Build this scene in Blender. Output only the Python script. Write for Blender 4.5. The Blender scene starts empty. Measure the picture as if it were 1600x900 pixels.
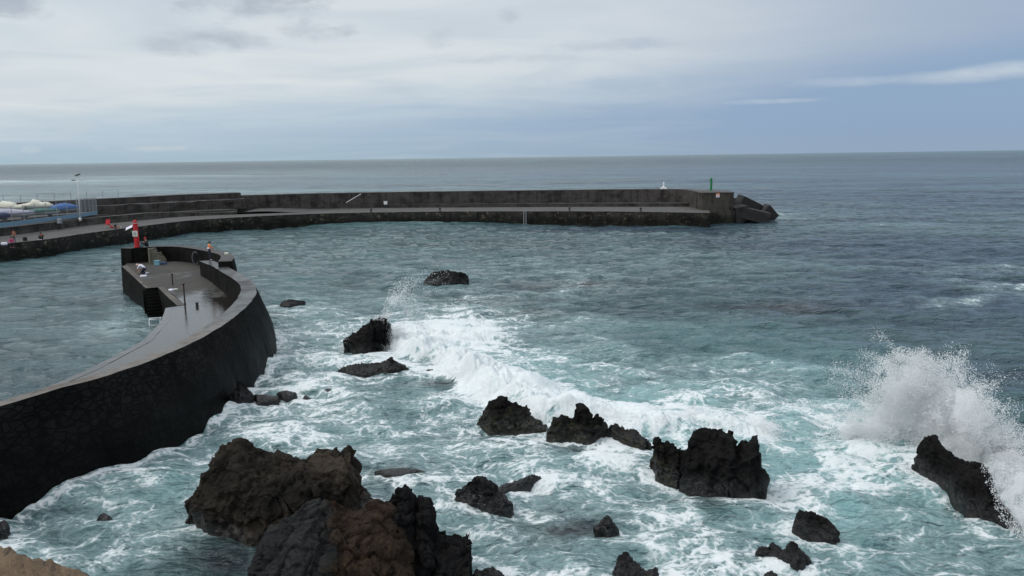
import bpy, bmesh, math, random
import numpy as np
from mathutils import Vector, Matrix, geometry
random.seed(7); rng = np.random.default_rng(7)
S = bpy.context.scene; C = S.collection
rad = math.radians
# ------------------------------------------------------------------ camera geometry
FPX = 1246.0; H = 12.5
ROLL = math.atan2(22.5, 1600); PITCH = math.atan((450 - 245.5) * math.cos(ROLL) / FPX)
Rv = np.array([1, 0, 0.]); Uv = np.array([0, math.sin(PITCH), math.cos(PITCH)]); Fv = np.array([0, math.cos(PITCH), -math.sin(PITCH)])
Xc = math.cos(ROLL) * Rv - math.sin(ROLL) * Uv; Yc = math.sin(ROLL) * Rv + math.cos(ROLL) * Uv
O = np.array([0, 0, H])
def ray(px, py): return Fv + (px - 800) / FPX * Xc + (450 - py) / FPX * Yc
def at(px, py, z=0.0):                      # photo point on a horizontal plane
    d = ray(px, py); return O + d * (z - H) / d[2]
def atY(px, py, Y):                         # photo point at a distance Y
    d = ray(px, py); return O + d * Y / d[1]
def at_plane(px, py, p0, n):
    d = ray(px, py); return O + d * (np.dot(np.asarray(p0) - O, n) / np.dot(d, n))
# ------------------------------------------------------------------ numpy noise
def _h(ix, iy, iz, seed):
    h = (ix.astype(np.int64) * 374761393 + iy.astype(np.int64) * 668265263 + iz.astype(np.int64) * 2147483647 + seed * 974634777) & 0xFFFFFFFF
    h = ((h ^ (h >> 13)) * 1274126177) & 0xFFFFFFFF
    h = ((h ^ (h >> 16)) * 2246822519) & 0xFFFFFFFF
    return ((h ^ (h >> 15)) & 0xFFFFFF) / float(0xFFFFFF)
def vnoise(P, seed=0):
    i = np.floor(P).astype(np.int64); f = P - i; u = f * f * f * (f * (f * 6 - 15) + 10)
    r = 0
    for a in (0, 1):
        for b in (0, 1):
            for c in (0, 1):
                w = (u[:, 0] if a else 1 - u[:, 0]) * (u[:, 1] if b else 1 - u[:, 1]) * (u[:, 2] if c else 1 - u[:, 2])
                r = r + w * _h(i[:, 0] + a, i[:, 1] + b, i[:, 2] + c, seed)
    return r * 2 - 1
def fbm(P, freq, octv=4, seed=0, gain=.5, ridged=False):
    a = 1.0; t = 0; r = np.zeros(len(P)); Q = P * freq
    for k in range(octv):
        n = vnoise(Q + k * 17.3, seed + k)
        r += a * ((1 - 2 * np.abs(n)) if ridged else n); t += a; a *= gain; Q = Q * 2.03
    return r / t
def facets(P, freq, seed=0, tilt=.9):
    """every Worley cell is a randomly tilted plane: broken, blocky stone"""
    Q = P * freq; i = np.floor(Q).astype(np.int64); best = np.full(len(P), 9.); out = np.zeros(len(P))
    for a in (-1, 0, 1):
        for b in (-1, 0, 1):
            for c in (-1, 0, 1):
                x, y, z = i[:, 0] + a, i[:, 1] + b, i[:, 2] + c
                o = np.stack([Q[:, 0] - x - _h(x, y, z, seed), Q[:, 1] - y - _h(x, y, z, seed + 1), Q[:, 2] - z - _h(x, y, z, seed + 2)], 1); d = np.abs(o).max(1) * .5 + np.sqrt((o ** 2).sum(1)) * .6
                t = np.stack([_h(x, y, z, seed + 3), _h(x, y, z, seed + 4), _h(x, y, z, seed + 5)], 1) - .5
                v = (o * t).sum(1) * 2 * tilt + (_h(x, y, z, seed + 6) - .5); m = d < best; best = np.where(m, d, best); out = np.where(m, v, out)
    return out
def worley(P, freq, seed=0):
    Q = P * freq; i = np.floor(Q).astype(np.int64); best = np.full(len(P), 9.); b2 = np.full(len(P), 9.)
    for a in (-1, 0, 1):
        for b in (-1, 0, 1):
            for c in (-1, 0, 1):
                x, y, z = i[:, 0] + a, i[:, 1] + b, i[:, 2] + c
                d = np.sqrt((x + _h(x, y, z, seed) - Q[:, 0]) ** 2 + (y + _h(x, y, z, seed + 1) - Q[:, 1]) ** 2 + (z + _h(x, y, z, seed + 2) - Q[:, 2]) ** 2)
                b2 = np.minimum(b2, np.maximum(best, d)); best = np.minimum(best, d)
    return best, b2
def sstep(a, b, x):
    t = np.clip((x - a) / (b - a), 0, 1); return t * t * (3 - 2 * t)
def catmull(pts, step=.5):
    P = np.asarray(pts, float); P = np.vstack([2 * P[0] - P[1], P, 2 * P[-1] - P[-2]]); out = []
    for k in range(1, len(P) - 2):
        n = max(1, int(np.linalg.norm(P[k + 1] - P[k]) / step))
        for j in range(n):
            t = j / n
            out.append(.5 * (2 * P[k] + (P[k + 1] - P[k - 1]) * t + (2 * P[k - 1] - 5 * P[k] + 4 * P[k + 1] - P[k + 2]) * t * t + (3 * P[k] - P[k - 1] - 3 * P[k + 1] + P[k + 2]) * t ** 3))
    out.append(P[-2]); return np.array(out)
def offset(pl, d):                          # offset a plan polyline to its right (d > 0)
    T = np.gradient(pl[:, :2], axis=0); T /= np.linalg.norm(T, axis=1)[:, None] + 1e-9
    q = pl.copy(); dd = np.broadcast_to(d, len(pl)); q[:, 0] += T[:, 1] * dd; q[:, 1] -= T[:, 0] * dd; return q
def setz(pl, z): q = pl.copy(); q[:, 2] = z; return q
# ------------------------------------------------------------------ materials
def nmat(name):
    m = bpy.data.materials.new(name); m.use_nodes = True; nt = m.node_tree
    return m, nt, nt.nodes['Principled BSDF'], nt.nodes['Material Output']
class NB:                                   # short-hand for building node trees
    def __init__(s, nt): s.nt = nt
    def n(s, t, **k):
        nd = s.nt.nodes.new(t)
        for a, b in k.items(): setattr(nd, a, b)
        return nd
    def L(s, a, b): s.nt.links.new(a, b)
    def put(s, sock, v):
        if isinstance(v, bpy.types.NodeSocket): s.L(v, sock)
        elif v is not None:
            if isinstance(v, (tuple, list)) and sock.type == 'RGBA' and len(v) == 3: v = (*v, 1)
            sock.default_value = v
    def m(s, op, a, b=None, c=None, clamp=False):
        nd = s.n('ShaderNodeMath', operation=op, use_clamp=clamp)
        for i, v in enumerate((a, b, c)): s.put(nd.inputs[i], v)
        return nd.outputs[0]
    def vm(s, op, a, b=None, scale=None):
        nd = s.n('ShaderNodeVectorMath', operation=op); s.put(nd.inputs[0], a); s.put(nd.inputs[1], b)
        if scale is not None: s.put(nd.inputs['Scale'], scale)
        return nd.outputs['Value' if op in ('DOT_PRODUCT', 'LENGTH') else 'Vector']
    def ss(s, x, a, b, lo=0., hi=1.):
        nd = s.n('ShaderNodeMapRange', interpolation_type='SMOOTHSTEP'); s.put(nd.inputs[0], x)
        for i, v in zip((1, 2, 3, 4), (a, b, lo, hi)): s.put(nd.inputs[i], v)
        return nd.outputs[0]
    def noise(s, vec, scale, detail=4, rough=.55, dist=0, out=0, lac=2.0):
        nd = s.n('ShaderNodeTexNoise'); s.put(nd.inputs['Vector'], vec); s.put(nd.inputs['Scale'], scale)
        nd.inputs['Detail'].default_value = detail; nd.inputs['Roughness'].default_value = rough; nd.inputs['Distortion'].default_value = dist; nd.inputs['Lacunarity'].default_value = lac
        return nd.outputs[out]
    def vor(s, vec, scale, feature='F1', rand=1., out='Distance'):
        nd = s.n('ShaderNodeTexVoronoi', feature=feature); s.put(nd.inputs['Vector'], vec); nd.inputs['Scale'].default_value = scale; nd.inputs['Randomness'].default_value = rand
        return nd.outputs[out]
    def mix(s, f, a, b):
        nd = s.n('ShaderNodeMix', data_type='RGBA'); s.put(nd.inputs[0], f); s.put(nd.inputs[6], a); s.put(nd.inputs[7], b); return nd.outputs[2]
    def bump(s, h, strength=.5, dist=.05, normal=None):
        nd = s.n('ShaderNodeBump'); s.put(nd.inputs['Height'], h); nd.inputs['Strength'].default_value = strength; nd.inputs['Distance'].default_value = dist
        if normal is not None: s.L(normal, nd.inputs['Normal'])
        return nd.outputs[0]
    def mapping(s, vec, scale=(1, 1, 1), loc=(0, 0, 0), rot=(0, 0, 0)):
        nd = s.n('ShaderNodeMapping'); s.L(vec, nd.inputs[0]); nd.inputs['Scale'].default_value = scale; nd.inputs['Location'].default_value = loc; nd.inputs['Rotation'].default_value = rot; return nd.outputs[0]
def plain(name, col, rough=.6, var=.25, scale=6., metal=0., bumpd=.004):
    m, nt, bs, _ = nmat(name); b = NB(nt); p = b.n('ShaderNodeTexCoord').outputs['Object']
    n = b.noise(p, scale, 5); n2 = b.noise(p, scale * .21, 3)
    f = b.m('MULTIPLY_ADD', b.m('ADD', n, n2), var, 1 - var)
    b.put(bs.inputs['Base Color'], b.vm('SCALE', (col[0], col[1], col[2]), scale=f)); bs.inputs['Roughness'].default_value = rough; bs.inputs['Metallic'].default_value = metal
    b.L(b.bump(n, .4, bumpd), bs.inputs['Normal']); return m
def rock_mat(name, c1, c2, c3=None, patch=.5, algae=0., rough=.8, f=1., split=None):
    m, nt, bs, _ = nmat(name); b = NB(nt); g = b.n('ShaderNodeNewGeometry').outputs['Position']
    n1 = b.noise(g, .55 * f, 6, .6, .6); n2 = b.noise(g, 3.1 * f, 8, .65); n3 = b.noise(g, 14 * f, 6, .6)
    col = b.mix(b.ss(b.m('ADD', n1, b.m('MULTIPLY', n2, .35)), .52, .82), c1, c2)
    if c3: col = b.mix(b.ss(b.m('ADD', b.noise(b.vm('ADD', g, (7.7, 3.1, 1.9)), .42 * f, 4, .5), b.m('MULTIPLY', n3, .25)), patch, patch + .16), col, c3)
    if split:                                # grey stone on one side of a seam, brown on the other, rust along the top
        sx_ = b.m('ADD', b.vm('DOT_PRODUCT', g, (1, .15, .2)), b.m('MULTIPLY_ADD', n1, 1.6, b.m('MULTIPLY_ADD', n2, .8, -1.2)))
        brown = b.mix(b.ss(n2, .42, .66), (.026, .018, .013), (.052, .034, .022)); rust = b.mix(b.ss(n2, .4, .62), (.030, .016, .012), (.060, .026, .016))
        zz_ = b.vm('DOT_PRODUCT', g, (0, 0, 1)); brown = b.mix(b.m('MULTIPLY', b.ss(b.m('ADD', zz_, n1), split[1], split[1] + .5), b.ss(sx_, split[0] + 1.9, split[0] + .9)), brown, rust)
        col = b.mix(b.ss(sx_, split[0] - .25, split[0] + .25), col, brown)
    col = b.mix(b.ss(n3, .3, .75), b.vm('SCALE', col, scale=.62), col)
    z = b.n('ShaderNodeSeparateXYZ'); b.L(g, z.inputs[0]); zz = z.outputs[2]
    wet = b.ss(b.m('ADD', zz, b.m('MULTIPLY', n1, -1.1)), .35, -.25)
    if algae: col = b.mix(b.m('MULTIPLY', b.ss(b.m('ADD', n2, b.m('MULTIPLY', zz, -.12)), .42, .6), algae), col, (.035, .036, .008))
    col = b.mix(wet, col, b.vm('SCALE', col, scale=.55))
    b.put(bs.inputs['Base Color'], col)
    b.put(bs.inputs['Roughness'], b.m('ADD', b.m('MULTIPLY', wet, -.42), b.m('MULTIPLY_ADD', n2, .25, rough - .15)))
    b.put(bs.inputs['Specular IOR Level'], b.m('MULTIPLY_ADD', wet, .38, .10))
    w = b.vor(b.vm('ADD', g, b.vm('SCALE', b.noise(g, 2.2, 3, out=1), scale=.3)), 3.4 * f, 'F1')
    hgt = b.m('ADD', b.m('ADD', b.m('MULTIPLY', n2, .9), b.m('MULTIPLY', n3, .35)), b.m('MULTIPLY', w, .5))
    b.L(b.bump(hgt, .9, .16), bs.inputs['Normal']); return m
def masonry(name, c_stone, c_dark, c_mortar, sx, sz, coord='UV', irregular=True, wetz=(.2, 1.6), lichen=None, sm=False):
    m, nt, bs, _ = nmat(name); b = NB(nt); tc = b.n('ShaderNodeTexCoord').outputs['UV']; g = b.n('ShaderNodeNewGeometry').outputs['Position']
    z = b.n('ShaderNodeSeparateXYZ'); b.L(g, z.inputs[0]); zz = z.outputs[2]
    warp = b.vm('ADD', tc, b.vm('SCALE', b.vm('SUBTRACT', b.noise(tc, 1.1, 3, out=1), (.5, .5, .5)), scale=.32 if irregular else .05))
    uv = b.mapping(warp, (1 / sx, 1 / sz, 1))
    nb, nf = b.noise(g, .45, 6, .62), b.noise(g, 7., 6, .62)
    if irregular:
        e = b.vor(uv, 1., 'DISTANCE_TO_EDGE', .85); cell = b.vor(uv, 1., 'F1', .85, 'Color'); mort = b.ss(e, .03, .13)
    else:
        br = b.n('ShaderNodeTexBrick'); b.L(uv, br.inputs['Vector']); br.inputs['Color1'].default_value = (0, 0, 0, 1); br.inputs['Color2'].default_value = (1, 1, 1, 1); br.inputs['Mortar'].default_value = (.5, .5, .5, 1)
        br.inputs['Scale'].default_value = 1; br.inputs['Mortar Size'].default_value = .035; br.inputs['Mortar Smooth'].default_value = .35; br.inputs['Brick Width'].default_value = 1.; br.inputs['Row Height'].default_value = 1.
        cell = br.outputs['Color']; mort = b.m('SUBTRACT', 1, br.outputs['Fac'])
    cs = b.n('ShaderNodeSeparateColor'); b.L(cell, cs.inputs[0]); cv = cs.outputs[0]
    col = b.mix(b.m('ADD', b.m('MULTIPLY', cv, .55), b.m('MULTIPLY', nf, .5)), c_dark, c_stone)
    col = b.mix(mort, c_mortar, col)
    col = b.mix(b.ss(nb, .42, .68), col, b.vm('SCALE', col, scale=.45))
    if lichen: col = b.mix(b.ss(b.m('ADD', b.noise(g, 1.7, 6, .7), b.m('MULTIPLY', cv, .15)), .66, .74), col, lichen)
    streak = b.noise(b.mapping(tc, (1.6, .12, 1)), 1., 5, .6)
    col = b.mix(b.ss(streak, .45, .75), col, b.vm('SCALE', col, scale=.5))
    wet = b.ss(b.m('ADD', zz, b.m('MULTIPLY', nb, -1.)), wetz[1] - .5, wetz[0] - .5)
    col = b.mix(wet, col, b.vm('MULTIPLY', col, (.35, .4, .36)))
    b.put(bs.inputs['Base Color'], col); b.put(bs.inputs['Roughness'], b.m('MULTIPLY_ADD', wet, -.35, .85)); bs.inputs['Specular IOR Level'].default_value = .07
    if sm: mort = b.m('MULTIPLY', mort, b.m('MULTIPLY', b.ss(b.m('ADD', zz, nb), 1.6, 3.6), b.ss(nb, .3, .5)))
    hgt = b.m('ADD', b.m('MULTIPLY', mort, .5), b.m('MULTIPLY', nf, .6))
    b.L(b.bump(hgt, .8, .07), bs.inputs['Normal']); return m
def concrete(name, c1, c2, stain, rough=.85, wet=None, f=1., wetlo=.1, brown=False, joints=0):
    m, nt, bs, _ = nmat(name); b = NB(nt); g = b.n('ShaderNodeNewGeometry').outputs['Position']
    n1 = b.noise(g, .33 * f, 6, .6, .4); n2 = b.noise(g, 2.6 * f, 7, .65); n3 = b.noise(g, 19 * f, 5, .6)
    col = b.mix(b.ss(b.m('ADD', n1, b.m('MULTIPLY', n2, .3)), .5, .8), c1, c2)
    col = b.mix(b.ss(n2, .5, .72), col, stain)
    col = b.mix(b.ss(n3, .25, .7), b.vm('SCALE', col, scale=.7), col)
    r = rough
    if joints:
        br = b.n('ShaderNodeTexBrick'); b.L(b.mapping(b.vm('ADD', g, b.vm('SCALE', b.noise(g, .8, 2, out=1), scale=.18)), (1, 1, 1), (0, 0, 0), (0, 0, .5)), br.inputs['Vector']); br.inputs['Scale'].default_value = 1.; br.inputs['Brick Width'].default_value = joints; br.inputs['Row Height'].default_value = joints * .8; br.inputs['Mortar Size'].default_value = .035; br.inputs['Mortar Smooth'].default_value = .6
        col = b.mix(b.m('MULTIPLY', br.outputs['Fac'], .6), col, stain)
    if wet:                                  # puddled, wet paving: glossy where the noise is low
        w = b.ss(b.m('ADD', b.noise(b.vm('MULTIPLY', g, (1, .6, 1)), .5, 8, .66), b.m('MULTIPLY', wet(b, g), .42)), .5, .8)
        col = b.mix(w, col, b.vm('SCALE', col, scale=.5)); r = b.m('MULTIPLY_ADD', w, wetlo - rough, rough)
    if brown:                                # the shoreward length is brown, bare mortar
        y_ = b.ss(b.m('ADD', b.vm('DOT_PRODUCT', g, (0, 1, 0)), b.m('MULTIPLY_ADD', n2, 10., -5.)), 47., 40.)
        col = b.mix(y_, col, b.mix(b.ss(n2, .4, .65), (.105, .080, .058), (.052, .041, .031)))
    b.put(bs.inputs['Base Color'], col); b.put(bs.inputs['Roughness'], r)
    hh = b.m('ADD', n2, b.m('MULTIPLY', n3, .5)); bmp = b.bump(hh, .6, .035)
    if joints: hh = b.m('ADD', hh, b.m('MULTIPLY', b.vor(b.vm('ADD', g, b.vm('SCALE', b.noise(g, 2., 2, out=1), scale=.3)), 3.2, 'DISTANCE_TO_EDGE'), 1.6)); b.put(bmp.node.inputs['Height'], hh)
    if wet: b.put(bmp.node.inputs['Strength'], b.m('MULTIPLY_ADD', w, -.62, .75))
    b.L(bmp, bs.inputs['Normal']); return m
M = {}
M['basalt'] = rock_mat('black_basalt', (0.0072, 0.0068, 0.0072), (0.0158, 0.0151, 0.0151))
M['basalt_brown'] = rock_mat('brown_basalt', (.012, .0105, .009), (.033, .027, .021), (.058, .046, .034), .62)
M['basalt_red'] = rock_mat('rust_and_grey_basalt', (.016, .0168, .0172), (.036, .0365, .0365), split=(-1.6, 2.9))
M['basalt_algae'] = rock_mat('algae_grown_basalt', (0.0072, 0.0068, 0.0065), (0.0144, 0.0137, 0.0130), None, .5, .75)
M['basalt_wet'] = rock_mat('wave_washed_basalt', (0.0094, 0.0094, 0.0101), (0.0216, 0.0209, 0.0216), None, .5, 0, .45)
M['rubble_wall'] = masonry('rubble_stone', (.021, .02, .0185), (.0055, .0055, .0055), (.0048, .0048, .0048), .46, .27, wetz=(.8, 3.6), sm=True)
M['inner_wall'] = masonry('dark_rendered_stone', (.017, .016, .015), (.008, .008, .0075), (.011, .0105, .010), .8, .45, irregular=False, wetz=(.1, 1.2))
M['pier_block'] = masonry('coursed_basalt_blocks', (.088, .079, .074), (.050, .046, .044), (.10, .092, .086), 1.3, .55, irregular=False, wetz=(-2, -1.5))
M['quay_block'] = masonry('stained_quay_stone', (.055, .050, .045), (.026, .025, .023), (.022, .021, .02), 1.0, .42, irregular=False, wetz=(.5, 2.1), lichen=(.15, .13, .09))
M['head_block'] = masonry('pier_head_stone', (.085, .078, .068), (.055, .051, .047), (.075, .07, .062), 1.4, .6, irregular=False, wetz=(.6, 2.2))
M['coping'] = concrete('worn_coping', (.03, .029, .029), (.085, .082, .08), (.02, .018, .017), .7, lambda b, g: .55, brown=True, wetlo=.3)
M['coping_brown'] = concrete('brown_coping', (.07, .06, .05), (.13, .112, .092), (.035, .03, .026), .7)
M['ring_top'] = concrete('grey_coping', (.06, .056, .056), (.10, .095, .094), (.03, .028, .028))
M['quay_paving'] = concrete('pale_quay_paving', (.066, .063, .059), (.098, .092, .086), (.042, .04, .037))
M['deck_paving'] = concrete('wet_deck_paving', (.030, .027, .022), (.052, .046, .037), (.016, .014, .012), .75,
    lambda b, g: b.ss(b.vm('DOT_PRODUCT', g, (0, 1, 0)), 67., 58., 0., 1.15), wetlo=.06, joints=2.4)
M['terrace'] = concrete('terrace_concrete', (.045, .043, .041), (.075, .071, .067), (.028, .026, .025))
M['light_band'] = masonry('pale_retaining_stone', (.11, .103, .093), (.06, .057, .052), (.05, .047, .043), 1.6, .8, irregular=False, wetz=(-3, -2.5))
M['rubble'] = concrete('pale_broken_stone', (.10, .095, .07), (.20, .19, .14), (.05, .046, .038))
M['cube'] = concrete('sea_worn_concrete', (.020, .019, .019), (.038, .036, .035), (.012, .0115, .011))
M['white'] = plain('white_paint', (.72, .72, .72), .5, .12)
M['offwhite'] = plain('cream_cover', (.62, .60, .50), .7, .15)
M['grey_metal'] = plain('galvanised_metal', (.34, .36, .37), .45, .2, metal=.6)
M['lamp_metal'] = plain('pale_pole_metal', (.55, .57, .58), .45, .1)
M['dark'] = plain('dark_metal', (.03, .03, .033), .5)
M['rust'] = plain('rusty_iron', (.045, .028, .022), .8, .5)
M['red'] = plain('red_paint', (.45, .012, .018), .45, .2)
M['green'] = plain('green_paint', (.008, .17, .06), .45, .2)
M['sign'] = plain('pale_sign', (.62, .64, .58), .5, .1)
M['ink'] = plain('sign_ink', (.12, .13, .13), .6)
M['orange'] = plain('orange_cloth', (.75, .22, .06), .85)
M['blue_tarp'] = plain('blue_tarpaulin', (.03, .12, .36), .55, .35, 2.)
M['navy'] = plain('navy_cover', (.02, .032, .10), .7)
M['lav'] = plain('lavender_grey_cover', (.36, .37, .45), .6, .25, 2.)
M['hull_grey'] = plain('pale_grey_hull', (.42, .43, .45), .45, .15)
M['teal_cover'] = plain('green_cover', (.03, .12, .10), .6)
M['blue_wall'] = plain('blue_painted_wall', (.13, .23, .31), .7, .25, 1.5)
M['mesh_wire'] = plain('fence_wire', (.26, .28, .29), .5)
M['cyan'] = plain('light_blue_plastic', (.16, .33, .40), .5)
M['bluebag'] = plain('dark_blue_cloth', (.025, .05, .11), .8)
M['skin'] = plain('skin', (.42, .22, .16), .6, .1)
M['tan'] = plain('tanned_skin', (.34, .13, .08), .6, .1)
M['black_cloth'] = plain('black_cloth', (.012, .012, .016), .9)
M['navy_cloth'] = plain('navy_cloth', (.015, .017, .035), .9)
M['white_cloth'] = plain('white_cloth', (.68, .68, .76), .9, .1)
M['pink_cloth'] = plain('pink_cloth', (.50, .03, .16), .9)
M['red_cloth'] = plain('red_cloth', (.45, .02, .03), .9)
M['grey_cloth'] = plain('grey_cloth', (.08, .09, .10), .9)
M['hair'] = plain('dark_hair', (.02, .014, .01), .8)
M['greyhair'] = plain('pinkish_cap', (.55, .36, .38), .8)
M['yard'] = concrete('yard_concrete', (.10, .098, .092), (.14, .135, .125), (.06, .058, .055))
# ------------------------------------------------------------------ object helpers
def tag(o, label=None, cat=None, group=None, kind=None):
    if label: o['label'] = label
    if cat: o['category'] = cat
    if group: o['group'] = group
    if kind: o['kind'] = kind
    return o
def thing(name, label, cat, loc, group=None):
    o = bpy.data.objects.new(name, None); C.objects.link(o); o.location = tuple(float(v) for v in loc); o.empty_display_size = .3
    return tag(o, label, cat, group)
def wloc(o):
    v = Vector((0, 0, 0))
    while o: v += o.location; o = o.parent
    return v
def link_mesh(name, me, mat, parent=None, loc=None):
    """me is in world coordinates; it is moved into the object's own frame"""
    o = bpy.data.objects.new(name, me); C.objects.link(o)
    for mm in (mat if isinstance(mat, (list, tuple)) else [mat]): me.materials.append(mm)
    if parent is not None:
        me.transform(Matrix.Translation(-wloc(parent))); o.parent = parent
    elif loc is not None:
        me.transform(Matrix.Translation(-Vector(loc))); o.location = loc
    return o
class MB:
    def __init__(s): s.v = []; s.f = []; s.uv = {}
    def add(s, vs, fs):
        k = len(s.v); s.v += [tuple(float(c) for c in p) for p in vs]; s.f += [tuple(i + k for i in f) for f in fs]; return s
    def box(s, c, size, rz=0, M4=None):
        hx, hy, hz = size[0] / 2, size[1] / 2, size[2] / 2; cs, sn = math.cos(rz), math.sin(rz); vs = []
        for x, y, z in ((-1, -1, -1), (1, -1, -1), (1, 1, -1), (-1, 1, -1), (-1, -1, 1), (1, -1, 1), (1, 1, 1), (-1, 1, 1)):
            if M4 is not None: p = M4 @ Vector((x * hx, y * hy, z * hz)); vs.append((c[0] + p.x, c[1] + p.y, c[2] + p.z))
            else: vs.append((c[0] + x * hx * cs - y * hy * sn, c[1] + x * hx * sn + y * hy * cs, c[2] + z * hz))
        return s.add(vs, [(3, 2, 1, 0), (4, 5, 6, 7), (0, 1, 5, 4), (1, 2, 6, 5), (2, 3, 7, 6), (3, 0, 4, 7)])
    def tube(s, p0, p1, r0, r1=None, n=10):
        r1 = r0 if r1 is None else r1; a, b = Vector([float(c) for c in p0]), Vector([float(c) for c in p1]); d = (b - a).normalized()
        u = d.orthogonal().normalized(); w = d.cross(u); vs = []
        for q, r in ((a, r0), (b, r1)):
            for k in range(n):
                t = 2 * math.pi * k / n; vs.append(tuple(q + u * (r * math.cos(t)) + w * (r * math.sin(t))))
        return s.add(vs, [(k, (k + 1) % n, n + (k + 1) % n, n + k) for k in range(n)] + [tuple(range(n - 1, -1, -1)), tuple(range(n, 2 * n))])
    def lathe(s, c, prof, n=14):
        vs = []; m = len(prof)
        for r, z in prof:
            for k in range(n):
                t = 2 * math.pi * k / n; vs.append((c[0] + r * math.cos(t), c[1] + r * math.sin(t), c[2] + z))
        fs = [(i * n + k, i * n + (k + 1) % n, (i + 1) * n + (k + 1) % n, (i + 1) * n + k) for i in range(m - 1) for k in range(n)]
        return s.add(vs, fs + [tuple(range(n - 1, -1, -1)), tuple(range((m - 1) * n, m * n))])
    def ball(s, c, r, sc=(1, 1, 1), n=10, m=7):
        prof = [(max(1e-3, math.sin(math.pi * k / m)) * r, -math.cos(math.pi * k / m) * r) for k in range(m + 1)]; k0 = len(s.v)
        s.lathe((0, 0, 0), prof, n)
        for k in range(k0, len(s.v)): v = s.v[k]; s.v[k] = (c[0] + v[0] * sc[0], c[1] + v[1] * sc[1], c[2] + v[2] * sc[2])
        return s
    def prism(s, poly, z0, z1):
        n = len(poly); a = sum(poly[i][0] * poly[(i + 1) % n][1] - poly[(i + 1) % n][0] * poly[i][1] for i in range(n))
        if a < 0: poly = poly[::-1]
        return s.add([(p[0], p[1], z0) for p in poly] + [(p[0], p[1], z1) for p in poly], [tuple(range(n - 1, -1, -1)), tuple(range(n, 2 * n))] + [(i, (i + 1) % n, n + (i + 1) % n, n + i) for i in range(n)])
    def build(s, name, mat, parent=None, loc=None, smooth=False, bevel=0):
        me = bpy.data.meshes.new(name); me.from_pydata(s.v, [], s.f); me.validate(); me.update()
        if bevel:
            bm = bmesh.new(); bm.from_mesh(me); bmesh.ops.bevel(bm, geom=bm.edges[:], offset=bevel, segments=2, affect='EDGES', profile=.5); bm.to_mesh(me); bm.free()
        if smooth: me.polygons.foreach_set('use_smooth', [True] * len(me.polygons))
        return link_mesh(name, me, mat, parent, loc)
def loft(name, rows, mat, parent=None, rough=0., closed_ends=True, nmid=4, seed=1, mats=None):
    """a solid swept through section polylines (each n x 3, in order around the section); uv = arc length, height"""
    full = []; mi = []
    for k in range(len(rows)):
        a, b = rows[k], rows[(k + 1) % len(rows)]
        last = k == len(rows) - 1
        m = 1 if last else max(1, min(nmid * 4, int(np.abs(b - a).max() / .45)))
        for j in range(m): full.append(a + (b - a) * j / m); mi.append(0 if mats is None else mats[k])
    A = np.array(full); m, n = A.shape[:2]
    arc = np.concatenate([[0], np.cumsum(np.linalg.norm(np.diff(rows[0][:, :2], axis=0), axis=1))])
    V = A.reshape(-1, 3).copy()
    if rough:
        V[:, 2] += rough * .6 * fbm(V, .9, 3, seed); V[:, 0] += rough * fbm(V, 1.3, 3, seed + 5); V[:, 1] += rough * fbm(V, 1.3, 3, seed + 9)
    F = []; MI = []; UV = []
    hh = np.concatenate([[0], np.cumsum([np.median(np.linalg.norm(A[(k + 1) % m] - A[k], axis=1)) for k in range(m)])])
    for k in range(m):
        k2 = (k + 1) % m
        for i in range(n - 1):
            F.append((k * n + i, k * n + i + 1, k2 * n + i + 1, k2 * n + i)); MI.append(mi[k])
            UV += [(arc[i], hh[k]), (arc[i + 1], hh[k]), (arc[i + 1], hh[k + 1]), (arc[i], hh[k + 1])]
    if closed_ends:
        for i in (0, n - 1):
            f = tuple(k * n + i for k in range(m)); f = f if i == 0 else f[::-1]
            F.append(f); MI.append(mi[0]); UV += [(V[q][0] + V[q][1], V[q][2]) for q in f]
    me = bpy.data.meshes.new(name); me.from_pydata([tuple(p) for p in V], [], F); me.polygons.foreach_set('material_index', MI)
    uvl = me.uv_layers.new(name='UVMap'); uvl.data.foreach_set('uv', np.array(UV, float).ravel())
    bm = bmesh.new(); bm.from_mesh(me); bmesh.ops.recalc_face_normals(bm, faces=bm.faces); bm.to_mesh(me); bm.free()
    return link_mesh(name, me, mat, parent)
def slab(name, poly, zfun, mat, parent=None, grid=1.5, down=.0, jitter=0.):
    """a paved sheet inside a plan polygon"""
    P = [Vector((float(p[0]), float(p[1]))) for p in poly]; n = len(P)
    xs = [p.x for p in P]; ys = [p.y for p in P]; extra = []
    def inside(x, y):
        c = False; j = n - 1
        for i in range(n):
            if (P[i].y > y) != (P[j].y > y) and x < (P[j].x - P[i].x) * (y - P[i].y) / (P[j].y - P[i].y) + P[i].x: c = not c
            j = i
        return c
    x = min(xs)
    while x < max(xs):
        y = min(ys)
        while y < max(ys):
            if inside(x, y): extra.append(Vector((x + random.uniform(-.2, .2), y + random.uniform(-.2, .2))))
            y += grid
        x += grid
    r = geometry.delaunay_2d_cdt(P + extra, [(i, (i + 1) % n) for i in range(n)], [], 1, 1e-4)
    vs = [(v.x, v.y, zfun(v.x, v.y)) for v in r[0]]
    me = bpy.data.meshes.new(name); me.from_pydata(vs, [], [tuple(f) for f in r[2]])
    bm = bmesh.new(); bm.from_mesh(me); bmesh.ops.recalc_face_normals(bm, faces=bm.faces)
    if bm.faces and sum(f.normal.z for f in bm.faces) < 0: bmesh.ops.reverse_faces(bm, faces=bm.faces[:])
    bm.to_mesh(me); bm.free()
    return link_mesh(name, me, mat, parent)
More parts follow.
